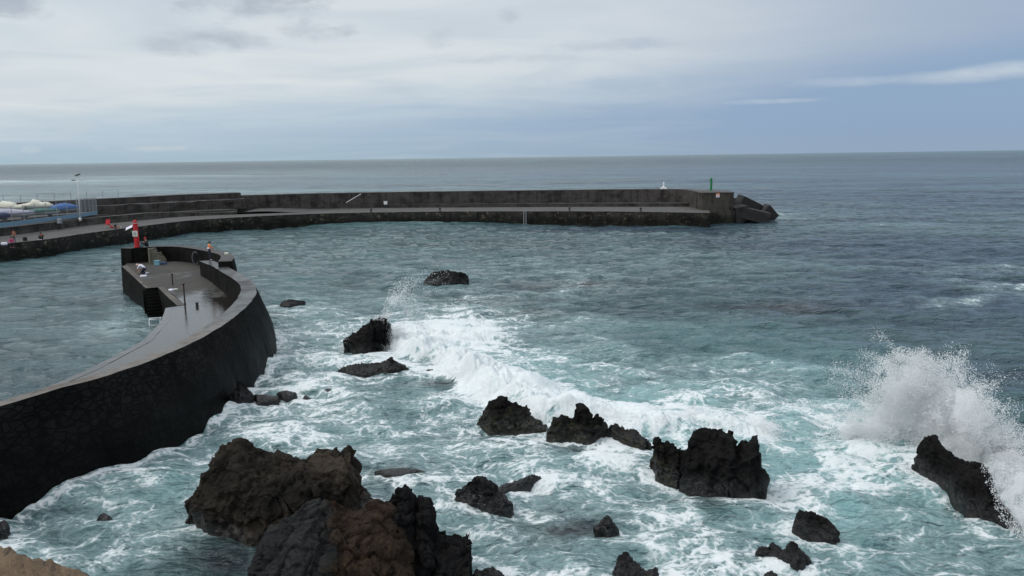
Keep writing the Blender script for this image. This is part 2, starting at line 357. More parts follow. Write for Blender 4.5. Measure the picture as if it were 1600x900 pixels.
#__REST__
# ------------------------------------------------------------------ camera, light, sky
cam = bpy.data.cameras.new('camera'); co = bpy.data.objects.new('camera', cam); C.objects.link(co); S.camera = co
cam.sensor_width = 36; cam.lens = 36 * FPX / 1600; cam.clip_start = .1; cam.clip_end = 90000
co.matrix_world = Matrix(((Xc[0], Yc[0], -Fv[0], 0), (Xc[1], Yc[1], -Fv[1], 0), (Xc[2], Yc[2], -Fv[2], H), (0, 0, 0, 1)))
S.view_settings.view_transform = 'Standard'; S.view_settings.look = 'None'; S.view_settings.exposure = 0; S.view_settings.gamma = 1; S.view_settings.use_curve_mapping = False
S.cycles.use_denoising = True; S.cycles.max_bounces = 40; S.cycles.diffuse_bounces = 9; S.cycles.transmission_bounces = 9; S.cycles.transparent_max_bounces = 24; S.cycles.volume_bounces = 40
S.cycles.sample_clamp_indirect = 4
SUN_EL, SUN_AZ = rad(48), rad(-98)          # azimuth from +Y, to the left
sl = bpy.data.lights.new('sun', 'SUN'); so = bpy.data.objects.new('sun', sl); C.objects.link(so)
sl.energy = 1.5; sl.angle = rad(25); sl.color = (1, .97, .92)
sd = Vector((math.sin(SUN_AZ) * math.cos(SUN_EL), math.cos(SUN_AZ) * math.cos(SUN_EL), math.sin(SUN_EL)))
so.rotation_euler = sd.to_track_quat('Z', 'Y').to_euler(); so.location = (0, 0, 60)
W = bpy.data.worlds.new('World'); S.world = W; W.use_nodes = True
nt = W.node_tree; nt.nodes.clear(); b = NB(nt)
sky = b.n('ShaderNodeTexSky', sky_type='NISHITA'); sky.sun_disc = False; sky.sun_elevation = SUN_EL; sky.sun_rotation = SUN_AZ; sky.air_density = 1.; sky.dust_density = 1.5; sky.ozone_density = 1.5
d = b.n('ShaderNodeTexCoord').outputs['Generated']
sp = b.n('ShaderNodeSeparateXYZ'); b.L(d, sp.inputs[0]); dx, dy, dz = sp.outputs
el = b.m('MAXIMUM', dz, 0.)
az = b.m('ARCTAN2', dx, dy)
pl = b.n('ShaderNodeCombineXYZ'); k = b.m('DIVIDE', 1., b.m('ADD', el, .075))
b.L(b.m('MULTIPLY', dx, k), pl.inputs[0]); b.L(b.m('MULTIPLY', dy, k), pl.inputs[1]); pl = pl.outputs[0]
n_big = b.noise(b.mapping(pl, (.30, .42, 1), (3.1, .4, 0)), 1., 5, .55, .8)
n_med = b.noise(b.mapping(pl, (.8, .95, 1), (1.7, 5.2, 0), (0, 0, .25)), 1., 6, .5, .9)
n_str = b.noise(b.mapping(pl, (.35, 2.6, 1), (9.1, 2.2, 0), (0, 0, -.18)), 1., 7, .62, .3)
# cover of the bright layer: thin by the horizon, thinner to the right
cov = b.m('ADD', b.ss(b.m('MULTIPLY_ADD', az, -.055, el), .022, .115), b.m("MULTIPLY_ADD", n_big, .8, -.38))
cov = b.m('ADD', cov, b.m('MULTIPLY_ADD', n_str, .12, -.06))
cov = b.m('ADD', cov, b.m('MULTIPLY', b.ss(az, .12, .6), -.38), clamp=True)
blue = b.mix(b.ss(az, -.55, .45), (.42, .56, .69), (.27, .39, .57))
blue = b.mix(b.ss(el, .035, .0), blue, b.mix(b.ss(az, -.5, .5), (.40, .54, .64), (.30, .405, .55)))
lay = b.mix(b.ss(n_med, .25, .7), (.60, .67, .735), (.74, .79, .815))
lay = b.mix(b.ss(az, -.05, .6), lay, (.41, .48, .60))
colr = b.mix(cov, blue, lay)
def puff(c, px, py, sx, sy, col, amt, nz=1.):   # one cloud of the photographed sky, by its direction
    r = ray(px, py); r = r / np.linalg.norm(r); a0, e0 = math.atan2(r[0], r[1]), r[2]
    u = b.m('DIVIDE', b.m('SUBTRACT', az, a0), sx / 1246.); v = b.m('DIVIDE', b.m('SUBTRACT', el, e0), sy / 1246.)
    q = b.m('ADD', b.m('MULTIPLY', u, u), b.m('MULTIPLY', v, v))
    q = b.m('ADD', q, b.m('MULTIPLY_ADD', n_fine, 6.5 * nz, -3.25 * nz))
    return b.mix(b.m('MULTIPLY', b.ss(q, 1.7, -.9), amt), c, col)
dirv = b.n('ShaderNodeCombineXYZ'); b.L(b.m('MULTIPLY', az, 16.), dirv.inputs[0]); b.L(b.m('MULTIPLY', el, 34.), dirv.inputs[1])
n_fine = b.noise(dirv.outputs[0], 1.2, 7, .58, .3)
dk = (.43, .48, .55)
for a in ((395, 8, 95, 22, dk, .85), (290, 68, 65, 16, dk, .6), (375, 62, 45, 14, dk, .5), (475, 45, 50, 14, dk, .5), (540, 45, 22, 9, dk, .5), (15, 6, 45, 18, dk, .9), (795, 24, 20, 12, dk, .5),
          (690, 60, 25, 14, dk, .35), (960, 70, 95, 9, (.42, .49, .60), .5), (800, 92, 85, 6, (.45, .51, .60), .4), (1000, 130, 120, 10, (.36, .47, .62), .4),
          (1500, 119, 120, 9, (.62, .68, .75), .7, .3), (1580, 106, 70, 9, (.66, .72, .78), .75, .3), (1215, 158, 70, 4, (.58, .66, .74), .65, .35), (1330, 128, 90, 7, (.50, .58, .68), .5, .5),
          (58, 203, 22, 10, (.58, .66, .72), .7), (105, 200, 28, 11, (.56, .64, .71), .6), (45, 232, 12, 6, (.58, .66, .72), .7), (235, 232, 36, 4, (.58, .66, .72), .7), (155, 233, 14, 4, (.56, .64, .71), .6), (285, 231, 10, 4, (.56, .64, .71), .6)):
    colr = puff(colr, *a)
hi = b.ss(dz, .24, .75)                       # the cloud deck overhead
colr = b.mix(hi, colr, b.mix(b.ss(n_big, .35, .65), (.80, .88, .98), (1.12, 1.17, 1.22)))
colr = b.mix(b.m('MULTIPLY', b.ss(dy, .05, -.6), .85), colr, (.86, .92, .98))    # unseen sky behind the camera, brightened to light the splash and facing surfaces
colr = b.mix(b.ss(dz, -.02, -.3), colr, (.20, .27, .34))
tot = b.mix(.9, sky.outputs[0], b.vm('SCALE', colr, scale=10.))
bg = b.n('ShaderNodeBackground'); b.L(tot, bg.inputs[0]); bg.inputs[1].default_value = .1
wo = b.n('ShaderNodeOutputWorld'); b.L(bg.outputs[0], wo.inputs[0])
# ------------------------------------------------------------------ the sea
def ocean(L, N, wdir, lmin, lmax, spread, seed, power=3.4):
    g = np.random.default_rng(seed); k1 = 2 * np.pi * np.fft.fftfreq(N, L / N); KX, KY = np.meshgrid(k1, k1, indexing='ij'); K = np.hypot(KX, KY); K[0, 0] = 1
    lam = 2 * np.pi / K; a = K ** (-power / 2); a[(lam < lmin) | (lam > lmax)] = 0; a[0, 0] = 0
    cs = (KX * math.cos(wdir) + KY * math.sin(wdir)) / K; a *= np.where(cs > 0, np.abs(cs) ** spread, .35 * np.abs(cs) ** spread) + .05
    s = a * (g.normal(size=(N, N)) + 1j * g.normal(size=(N, N)))
    h = np.fft.ifft2(s).real; sc = 1 / h.std(); dx = np.fft.ifft2(-1j * KX / K * s).real * sc; dy = np.fft.ifft2(-1j * KY / K * s).real * sc
    return L, N, h * sc, dx, dy
def samp(T, x, y):
    L, N = T[:2]; u, v = x / L * N, y / L * N; i, j = np.floor(u).astype(int), np.floor(v).astype(int); fu, fv = u - i, v - j; i0, j0, i1, j1 = i % N, j % N, (i + 1) % N, (j + 1) % N
    return [A[i0, j0] * (1 - fu) * (1 - fv) + A[i1, j0] * fu * (1 - fv) + A[i0, j1] * (1 - fu) * fv + A[i1, j1] * fu * fv for A in T[2:]]
WD = rad(248)                                # waves run from the open sea, right and far, towards the shore
T1, T2, T3, T4 = ocean(230, 512, WD, 9, 90, 3, 1), ocean(61, 512, WD + .25, 1.3, 10, 1.5, 2, 3.0), ocean(11.3, 256, WD - .3, .25, 1.6, .8, 3, 2.8), ocean(1500, 256, WD + .1, 40, 200, 4, 4)
# control points read off the photograph: place on the water, foam cover, aerated (turquoise) water
CP = """800 262 0 0;100 268 .06 .05;50 283 .95 .15;22 281 .8 .12;95 285 .7 .15;60 277 0 .1;60 290 .1 .15;130 288 .5 .15;1594 441 .7 .05;1572 438 0 0;1490 466 .45 .05;1470 460 0 0;1010 470 .03 .12;20 300 .18 .25;140 300 .2 .25;250 290 .06 .1;400 285 .04 .1;700 280 .03 .08;1000 270 0 0;1300 300 0 0;1550 300 0 0;300 262 0 0;1550 262 0 0;1200 262 0 0;
1215 336 .35 .1;1260 335 .12 .05;1190 350 .05 .1;100 440 .03 .16;50 560 .02 .1;20 610 .02 .1;160 470 .05 .14;100 500 .02 .12;215 505 .3 .15;240 505 .25 .15;170 453 .12 .12;300 362 .03 .2;450 370 .03 .22;600 370 .03 .2;700 400 .13 .2;800 380 .03 .15;900 370 .02 .1;1000 365 .02 .08;
1150 370 .01 .04;1300 380 0 .02;1500 390 0 0;1580 480 0 0;1400 450 0 0;1250 480 .03 .04;1100 470 .04 .14;1010 424 .16 .12;500 400 .03 .22;400 410 .03 .2;600 400 .04 .22;550 440 .05 .25;470 440 .06 .25;800 445 .16 .12;870 447 .36 .15;940 450 .2 .12;1000 470 .04 .14;
700 450 .25 .15;650 450 .16 .2;620 440 .24 .2;1000 520 .08 .35;1120 530 .06 .4;1230 540 .04 .4;1350 530 0 .2;1340 590 .1 .4;1300 600 .2 .5;1480 560 0 .12;1570 570 0 .05;1450 500 0 .06;1590 640 .05 .2;1590 700 .2 .2;1180 500 .02 .2;
440 500 .4 .4;480 515 .48 .45;430 540 .45 .5;500 545 .42 .5;450 575 .5 .5;520 600 .55 .5;490 590 .5 .5;440 590 .5 .45;560 480 .25 .35;620 480 .38 .35;700 480 .42 .3;770 490 .42 .3;780 520 .42 .35;840 530 .26 .3;900 545 .28 .4;830 480 .2 .2;950 560 .35 .45;1050 580 .32 .4;960 600 .35 .5;1100 600 .35 .5;1180 610 .4 .5;1050 545 .1 .35;
640 540 .9 .7;690 520 .85 .7;740 525 .8 .8;700 548 .6 1;720 575 .95 .7;770 595 1 .7;830 610 1 .8;800 570 .5 .8;880 590 .35 .9;930 610 .3 1;900 635 .95 .9;950 640 .85 1;1010 645 .8 1;1000 620 .3 .95;1050 665 .6 1;1100 645 .6 1;1080 620 .35 .8;1160 655 .7 .95;1220 650 .5 .95;1280 640 .5 .8;1250 700 .36 1;1210 720 .3 1;1320 660 .6 .8;1320 720 .7 .9;1370 750 .7 .8;
1240 770 .66 .6;1270 760 .6 .6;1330 790 .3 .9;1400 800 .3 .75;1440 760 .35 .8;1500 830 .3 .6;1560 850 .42 .45;1450 870 .4 .5;1420 840 .5 .5;1370 840 .3 .6;1340 880 .4 .5;1580 890 .33 .5;1430 720 .6 .6;
600 625 .3 .35;690 600 .12 .25;640 600 .3 .35;700 640 .45 .5;740 680 .5 .5;600 680 .48 .5;530 650 .5 .5;480 650 .52 .5;450 690 .55 .5;400 665 .6 .5;350 690 .55 .5;300 700 .55 .55;230 740 .6 .45;260 760 .38 .65;290 740 .42 .6;160 785 .52 .4;200 770 .36 .45;80 810 .58 .35;50 845 .66 .3;130 830 .35 .3;180 855 .72 .35;240 845 .5 .45;290 870 .2 .35;330 850 .06 .2;350 880 .08 .1;220 885 .25 .35;
620 738 .3 .15;680 705 .45 .5;690 760 .48 .4;650 700 .45 .5;800 710 .5 .6;760 720 .45 .5;880 720 .5 .6;960 715 .72 .6;900 690 .34 .3;1000 755 .5 .5;940 755 .55 .5;860 760 .5 .5;1050 800 .5 .5;1110 785 .2 .35;1130 810 .35 .4;850 790 .44 .4;890 815 .2 .1;830 830 .3 .2;800 820 .4 .3;780 865 .55 .5;850 880 .4 .4;950 860 .36 .4;1060 845 .5 .5;1100 880 .66 .45;1150 830 .48 .5;1210 800 .4 .6;1290 880 .45 .4;1150 880 .5 .4;740 820 .45 .4;700 900 .4 .4"""
cp = np.array([[float(t) for t in s.split()] for s in CP.replace('\n', '').split(';') if s.strip()])
cp[(cp[:, 0] < 360) & (cp[:, 1] > 680), 2] *= .82
cpw = np.array([at(p[0], p[1]) for p in cp])
CREST = np.array([at(*p) for p in ((585, 548), (640, 550), (690, 570), (740, 596), (800, 628), (850, 648), (900, 655), (960, 662), (1030, 668), (1090, 668), (1150, 672), (1215, 672))])
CREST = catmull(CREST, .3)
CURL = catmull(np.array([at(*p) for p in ((640, 530), (680, 528), (720, 528), (752, 534))]), .3)
DARK = [(880, 822, 1.9, 1.1), (625, 738, 1.5, .8), (905, 445, 6, 3), (1222, 480, 5, 3), (905, 692, 1.6, .7), (700, 600, 2.4, 1.), (760, 470, 5, 3.), (840, 490, 4, 2.5), (350, 870, 2.4, 1.6), (1115, 790, 1.6, .7)]
def wave(pts):
    """height of the breaking crest and how white it is"""
    h = np.zeros(len(pts)); w = np.zeros(len(pts))
    for line, amp, back in ((CREST, 1.0, 2.4), (CURL, .7, 1.6)):
        near = (pts[:, 0] > line[:, 0].min() - 9) & (pts[:, 0] < line[:, 0].max() + 9) & (pts[:, 1] > line[:, 1].min() - 9) & (pts[:, 1] < line[:, 1].max() + 9); idx = np.where(near)[0]
        if not len(idx): continue
        q = pts[idx]; D = np.hypot(q[:, None, 0] - line[None, :, 0], q[:, None, 1] - line[None, :, 1]); j = D.argmin(1); dist = D[np.arange(len(q)), j]
        T = np.gradient(line[:, :2], axis=0); T /= np.linalg.norm(T, axis=1)[:, None]
        side = (q[:, 0] - line[j, 0]) * -T[j, 1] + (q[:, 1] - line[j, 1]) * T[j, 0]     # + on the sea side
        s = j / (len(line) - 1); env = sstep(0, .1, s) * sstep(1, .86, s) * (1 - .3 * sstep(.5, .7, s)) * (1 + .14 * np.sin(s * 21) + .10 * np.sin(s * 47 + 1))
        wd = np.where(side > 0, back, .75); pr = np.exp(-(dist / wd) ** 2) * env
        h[idx] = np.maximum(h[idx], amp * pr); w[idx] = np.maximum(w[idx], pr * np.where(side < .5, 1, .75) * (1 - .35 * sstep(.5, .7, s)))
    return h, w
def build_sea():
    a = rad(40); ang = np.concatenate([np.linspace(-math.pi * .62, -a, 40)[:-1], np.linspace(-a, a, 940), np.linspace(a, math.pi * .62, 40)[1:]])
    r = np.concatenate([np.geomspace(5, 17, 30)[:-1], np.geomspace(17, 420, 800), np.geomspace(420, 60000, 90)[1:]])
    A, R = np.meshgrid(ang, r, indexing='xy'); nR, nA = A.shape; x0, y0 = (R * np.sin(A)).ravel(), (R * np.cos(A)).ravel(); rr = R.ravel(); P = np.stack([x0, y0, np.zeros_like(x0)], 1)
    # fields
    def key(p): return np.stack([np.arctan2(p[:, 0], p[:, 1]) * 1.25, np.log(np.maximum(np.hypot(p[:, 0], p[:, 1]), 1)) * .9], 1)
    Q, Kc = key(P), key(cpw); foam = np.zeros(len(P)); aqua = np.zeros(len(P))
    Q = Q + .035 * np.stack([vnoise(np.c_[Q * 14, 0 * Q[:, 0]], 51), vnoise(np.c_[Q * 14, 0 * Q[:, 0] + 9], 52)], 1)
    for s in range(0, len(P), 60000):
        D2 = ((Q[s:s + 60000, None, :] - Kc[None]) ** 2).sum(2); w = 1 / (D2 + 1.2e-4) ** 1.7; w /= w.sum(1)[:, None]; foam[s:s + 60000] = w @ cp[:, 2]; aqua[s:s + 60000] = w @ cp[:, 3]
    far = sstep(140, 420, rr)
    foam *= 1 - .6 * far
    hb = sstep(-17, -27, P[:, 0] + .0 * P[:, 1]) * sstep(20, 45, P[:, 1]) * sstep(160, 120, P[:, 1])          # sheltered water
    # waves
    l1, l2, l3 = samp(T1, x0, y0), samp(T2, x0, y0), samp(T3, x0, y0); l4 = samp(T4, x0, y0)
    f1 = sstep(900, 300, rr) * .20; f2 = sstep(380, 100, rr) * .092 * (1 + .9 * foam); f3 = sstep(75, 28, rr) * .011 * (1 + foam); f4 = sstep(5000, 1200, rr) * .3
    shore = sstep(170, 60, rr); f1 = f1 * (1 - .78 * shore); f4 = f4 * (1 - sstep(400, 120, rr)); calm = 1 - .42 * hb; f1 = f1 * (1 - .75 * hb); f2 = f2 * calm; f4 = f4 * (1 - .9 * hb)
    Z = f1 * l1[0] + f2 * l2[0] + f3 * l3[0] + f4 * l4[0]
    X = x0 + 1.1 * (f1 * l1[1] + f2 * l2[1] + f3 * l3[1]); Y = y0 + 1.1 * (f1 * l1[2] + f2 * l2[2] + f3 * l3[2])
    wh, ww = wave(P); near = rr < 110; lump = np.zeros(len(P)); lump[near] = fbm(P[near], .9, 4, 8); 
    Z += wh * (1 + .45 * lump) + .28 * ww * lump
    fine = np.zeros(len(P)); fine[near] = fbm(P[near], 2.6, 4, 18); fine[near] += .5 * fbm(P[near], 6.5, 2, 28); Z += .24 * fine * np.clip(ww * 1.3, 0, 1)
    foam = np.maximum(foam, np.clip(ww * (1.25 + .9 * lump) - .3, 0, 1.05))
    edge = np.zeros(len(P)); m = rr < 75; idx = np.where(m)[0]
    for (A0, B0, wd) in BASES:
        q = P[idx]; e = B0 - A0; t = np.clip(((q - A0) @ e) / (e @ e), 0, 1); dd = np.linalg.norm(q - A0 - t[:, None] * e, axis=1); edge[idx] = np.maximum(edge[idx], np.exp(-(np.maximum(dd - wd * .5, 0) / (.35 + .35 * wd)) ** 2))
    foam = np.maximum(foam, np.minimum(foam * .9 + .2 * edge * sstep(.05, .2, foam + .05), .75))
    # crests carry a little more foam and thinner, greener water
    foam = foam + np.clip(Z, -.3, .5) * .25 * (foam > .04) ; aqua = np.clip(aqua + np.clip(Z, -.3, .4) * .35, 0, 1)
    dark = np.zeros(len(P))
    for px, py, sx, sy in DARK:
        c = at(px, py); dark = np.maximum(dark, np.exp(-(((P[:, 0] - c[0]) / sx) ** 2 + ((P[:, 1] - c[1]) / sy) ** 2)))
    me = bpy.data.meshes.new('sea'); me.vertices.add(len(P)); me.vertices.foreach_set('co', np.stack([X, Y, Z], 1).ravel())
    i, j = np.meshgrid(np.arange(nR - 1), np.arange(nA - 1), indexing='ij'); v = (i * nA + j).ravel(); F = np.stack([v, v + 1, v + nA + 1, v + nA], 1)[:, ::-1]
    me.loops.add(F.size); me.loops.foreach_set('vertex_index', F.ravel()); me.polygons.add(len(F)); me.polygons.foreach_set('loop_start', np.arange(0, F.size, 4)); me.polygons.foreach_set('loop_total', np.full(len(F), 4)); me.polygons.foreach_set('use_smooth', np.ones(len(F), bool))
    for nm, arr in (('foam', foam), ('aqua', aqua), ('reef', dark), ('sheltered', hb)):
        at_ = me.attributes.new(nm, 'FLOAT', 'POINT'); at_.data.foreach_set('value', arr.astype(np.float32))
    me.update(); me.validate(); return me
def sea_mat():
    m, nt, bs, out = nmat('sea_water'); b = NB(nt); g = b.n('ShaderNodeNewGeometry').outputs['Position']
    def attr(n): return b.n('ShaderNodeAttribute', attribute_name=n).outputs['Fac']
    fo, aq, rf = attr('foam'), attr('aqua'), attr('reef')
    flat = b.vm('MULTIPLY', g, (1, 1, 0))
    big = b.noise(flat, .16, 4, .55)
    aq2 = b.m('ADD', aq, b.m('MULTIPLY_ADD', big, .5, -.25), clamp=True)
    deep = b.mix(b.ss(aq, .0, .12), (.028, .055, .078), (.036, .070, .080)); col = b.mix(b.ss(aq2, 0, .45), deep, (.072, .147, .155)); col = b.mix(b.ss(aq2, .4, 1.), col, (.17, .33, .335))
    col = b.mix(b.m('MULTIPLY', rf, .85), col, (.022, .025, .028))
    # foam: veins of several sizes, drawn out and curled by the flow
    w1 = b.vm('SCALE', b.vm('SUBTRACT', b.noise(flat, .33, 3, .5, out=1), (.5, .5, .5)), scale=2.6); w2 = b.vm('SCALE', b.vm('SUBTRACT', b.noise(flat, 1.3, 3, .55, out=1), (.5, .5, .5)), scale=.7)
    p = b.vm('MULTIPLY', b.vm('ADD', b.vm('ADD', flat, w1), w2), (1, 1, 0)); ps = b.mapping(p, (.72, 1.15, 1), (0, 0, 0), (0, 0, .5))
    def vein(sc, det, seed):
        n = b.noise(b.vm('ADD', ps, (seed, seed * 1.7, 0)), sc, det, .55); return b.m('SUBTRACT', 1, b.m('MULTIPLY', b.m('ABSOLUTE', b.m('SUBTRACT', n, .5)), 9.), clamp=True)
    v1, v2, v3 = vein(.42, 5, 3.), vein(.95, 5, 11.), vein(2.2, 4, 23.)
    e1 = b.m('SUBTRACT', 1, b.m('MULTIPLY', b.vor(ps, .85, 'DISTANCE_TO_EDGE'), 4.2), clamp=True); e2 = b.m('SUBTRACT', 1, b.m('MULTIPLY', b.vor(ps, 2.3, 'DISTANCE_TO_EDGE'), 3.6), clamp=True)
    soft = b.noise(b.mapping(p, (.75, 1.2, 1), (4, 2, 0), (0, 0, .35)), .75, 9, .66); grain = b.noise(flat, 9., 5, .7); mid = b.noise(p, 2.4, 6, .65)
    v = b.m('MAXIMUM', b.m('MAXIMUM', v1, b.m('MULTIPLY', e1, .92)), b.m('MAXIMUM', b.m('MULTIPLY', v2, .85), b.m('MULTIPLY', b.m('MAXIMUM', e2, v3), .68)))
    field = b.m('ADD', b.m('ADD', b.m('MULTIPLY', v, .46), b.m('MULTIPLY', soft, .90)), b.m('MULTIPLY_ADD', grain, .16, b.m('MULTIPLY_ADD', mid, .3, -.23)))
    th = b.m('SUBTRACT', 1.15, b.m('MULTIPLY', fo, .80))
    holes = b.ss(b.vor(b.vm('ADD', flat, b.vm('SCALE', w2, scale=.6)), 5.5, 'F1'), .62, .25)
    thick = b.ss(b.m('SUBTRACT', b.m('SUBTRACT', field, b.m('MULTIPLY', holes, .09)), th), -.04, .20)
    thin = b.ss(b.m('SUBTRACT', field, th), -.38, .10)
    thick = b.m('MULTIPLY', thick, b.ss(fo, .015, .10)); thin = b.m('MULTIPLY', thin, b.ss(fo, .03, .3))
    col = b.mix(b.m('MULTIPLY', thin, .42), col, (.40, .54, .55))       # bubbles just under the surface
    bs.inputs['IOR'].default_value = 1.33
    dist = b.vm('LENGTH', b.vm('SUBTRACT', g, (0, 0, 12.5)))
    b.put(bs.inputs['Roughness'], b.ss(dist, 60, 1500, .09, .26)); b.put(bs.inputs['Specular IOR Level'], b.ss(dist, 120, 1500, .44, .26))
    r0 = b.noise(b.mapping(flat, (1, 1.3, 1), (0, 0, 0), (0, 0, -.4)), 7., 4, .6); r1 = b.noise(b.mapping(flat, (1, 1.5, 1), (0, 0, 0), (0, 0, -.3)), 1.9, 6, .62); r2 = b.noise(b.mapping(flat, (1, 1.8, 1), (0, 0, 0), (0, 0, -.25)), .36, 6, .62); r3 = b.noise(b.mapping(flat, (1, 2.2, 1), (0, 0, 0), (0, 0, -.2)), .06, 6, .6)
    def fb(h, st, lo, hi, dist_, nrm=None):
        nd = b.n('ShaderNodeBump'); b.put(nd.inputs['Height'], h); b.put(nd.inputs['Strength'], b.m('MULTIPLY', b.ss(dist, lo, hi, st, 0.), b.m('MULTIPLY_ADD', attr('sheltered'), -.4, 1.))); nd.inputs['Distance'].default_value = dist_
        if nrm is not None: b.L(nrm, nd.inputs['Normal'])
        return nd.outputs[0]
    n1 = fb(r0, .35, 50, 130, .03); n1 = fb(r1, .7, 120, 500, .14, n1); n2 = fb(r2, .8, 500, 2600, .9, n1); n3 = fb(r3, .8, 1800, 12000, 6., n2)
    b.L(n3, bs.inputs['Normal'])
    b.put(bs.inputs['Base Color'], col)
    fm = b.n('ShaderNodeBsdfPrincipled'); b.put(fm.inputs['Base Color'], b.mix(b.ss(mid, .3, .7), (.66, .72, .735), (.80, .825, .83))); fm.inputs['Roughness'].default_value = .8; fm.inputs['Specular IOR Level'].default_value = .1
    b.L(b.bump(b.m('ADD', field, b.m('MULTIPLY', grain, .4)), .6, .10, n1), fm.inputs['Normal'])
    mx = b.n('ShaderNodeMixShader'); b.put(mx.inputs[0], b.m('MULTIPLY', thick, .93)); b.L(bs.outputs[0], mx.inputs[1]); b.L(fm.outputs[0], mx.inputs[2]); b.L(mx.outputs[0], out.inputs['Surface']); return m
# ------------------------------------------------------------------ the curved breakwater (near)
ZP, ZR = 3.65, 4.1
def zdeck(x, y): return 1.92 + .7 * float(sstep(61, 79, y))
TO = catmull([at(*p, ZP) for p in ((-420, 775), (-260, 715), (-120, 668), (0, 634), (60, 617), (116, 601), (173, 585), (231, 565), (289, 541), (332, 518), (368, 494), (392, 472), (401, 453), (394, 439), (376, 428), (350, 414), (330, 406.5))], .45)
s_ = np.linspace(0, 1, len(TO)); yy = TO[:, 1]
thick = .62 + .42 * sstep(30, 52, yy)
TI = setz(offset(TO, -thick), ZP)
wob = .05 * np.sin(s_ * 60)
bat = 1.15 + .35 * np.sin(s_ * 3.1)
OB = setz(offset(TO, bat), -1.6); OM = setz(offset(TO, bat * .62 + wob), .9)
zin = np.array([zdeck(*p[:2]) - .6 for p in TI]); IB = TI.copy(); IB[:, 2] = zin
bw = thing('curved_breakwater', 'dark curved stone breakwater in the left foreground with a wet walled deck and round head', 'breakwater', (*at(300, 520)[:2], 0))
loft('parapet_wall', [OB, OM, TO, TI, IB], [M['rubble_wall'], M['coping'], M['inner_wall']], bw, .07, seed=3, mats=[0, 0, 1, 2, 0])
# deck outline: harbour edge from the near end to the head
ZD = 1.92
pA, pB, pC, pD = at(228, 453, ZD), at(257, 451, ZD), at(289, 477, ZD), at(259, 481.5, ZD)
LE = [at(*p, ZD) for p in ((251, 504), (231, 524), (224, 533), (185, 553), (139, 577))]
near_dir = np.array([TO[0][0] - TO[30][0], TO[0][1] - TO[30][1]]); near_dir /= np.linalg.norm(near_dir)
LN = [at(58, 612, ZD), at(-60, 652, ZD), at(-200, 700, ZD)]
HL = at(191.5, 418.5, 2.5)
ringpx = ((188.5, 388), (200, 386.3), (222, 385), (250, 383.6), (283, 383.4), (313, 386), (339, 390.5), (356, 394.5), (363.5, 397.5), (365.5, 402), (362, 408))
RO = catmull([at(*p, ZR) for p in ringpx], .4)
rth = 1.15 - .05 * np.linspace(0, 1, len(RO)); RI = setz(offset(RO, rth), ZR)
RI_b = RI.copy(); RI_b[:, 2] = 1.6
sgn = 1
RB = setz(offset(RO, -.25 - .75 * sstep(.5, 1, np.linspace(0, 1, len(RO)))), -1.6)
loft('head_wall', [RB, RO, RI, RI_b], [M['inner_wall'], M['ring_top']], bw, .05, seed=8, mats=[0, 1, 0, 0])
deck_poly = [*LN[::-1], *LE[::-1], pD, pC, pB, pA, HL, RO[0] + (RI[0] - RO[0]) * .5, *(RI[::6] + (RO[::6] - RI[::6]) * .35)]
ti_in = TI[::8] + (TO[::8] - TI[::8]) * .4
deck_poly += [*ti_in[::-1]]
slab('deck', deck_poly, zdeck, M['deck_paving'], bw, 1.6)
# walls below the deck edge: quay face, recess, near edge
def face_wall(name, pts, ztop, mat, parent, zb=-1.6, th=.5, d=1, bt=.12):
    pl = catmull_poly(pts, .5); t = np.array([ztop(*p[:2]) if callable(ztop) else ztop for p in pl])
    a = pl.copy(); a[:, 2] = t + .012; o = offset(pl, d * bt); o[:, 2] = zb; i = offset(pl, -d * th); i2 = i.copy(); i[:, 2] = t + .012; i2[:, 2] = zb
    return loft(name, [o, a, i, i2], mat, parent, .03, mats=[0, 1, 0, 0])
def catmull_poly(pts, step):
    out = []
    for k in range(len(pts) - 1):
        n = max(1, int(np.linalg.norm(np.asarray(pts[k + 1]) - pts[k]) / step))
        out += [np.asarray(pts[k]) + (np.asarray(pts[k + 1]) - pts[k]) * j / n for j in range(n)]
    out.append(np.asarray(pts[-1])); return np.array(out)
face_wall('quay_face', [pA, HL, HL + (HL - pA) * .06], zdeck, [M['inner_wall'], M['coping_brown']], bw, d=-1)
face_wall('recess_wall', [pB, pC - (pC - pB) * .02], zdeck, [M['inner_wall'], M['coping_brown']], bw, d=-1, bt=.02)
face_wall('landing_edge', [*LN[::-1], *LE[::-1], pD, pC], zdeck, [M['inner_wall'], M['deck_paving']], bw, d=-1, bt=.05)
# steps down to the water in the recess
ab = pB - pA; wdt = np.linalg.norm(ab[:2]); ux = ab[:2] / wdt; nv = np.array([ux[1], -ux[0]])
if nv[1] > 0: nv = -nv
st = MB()
for k in range(8):
    zt = ZD - .04 - .24 * (k + 1) * .95; c = pA[:2] + ux * wdt / 2 + nv * (.13 + .26 * k)
    st.box((c[0], c[1], (zt - 1.6) / 2 - .0), (wdt - .02, .262, zt + 1.6), math.atan2(ux[1], ux[0]))
st.box((pA[0] + ux[0] * wdt / 2 - nv[0] * .3, pA[1] + ux[1] * wdt / 2 - nv[1] * .3, .1), (wdt + .5, .6, 3.6), math.atan2(ux[1], ux[0]))
st.build('steps', M['inner_wall'], bw)
# broken stair up to the top of the head
rs = MB(); s0 = at(254, 411.5, 2.55); s1 = atY(235, 390.5, at(236, 412., 2.55)[1])
for k in range(7):
    t = (k + .5) / 7; c = s0 + (s1 - s0) * t; zt = 2.55 + (ZR - 2.55) * (k + 1) / 7.2
    for q in range(3): rs.box((c[0] + random.uniform(-.12, .12), c[1] + .15 + q * .3, 1.5 + (zt - 1.5) / 2), (.34 + random.uniform(0, .15), .36, zt - 1.5 + random.uniform(-.06, .06)), .5 + random.uniform(-.25, .25))
rs.build('broken_stair', M['rubble'], bw, bevel=.04)
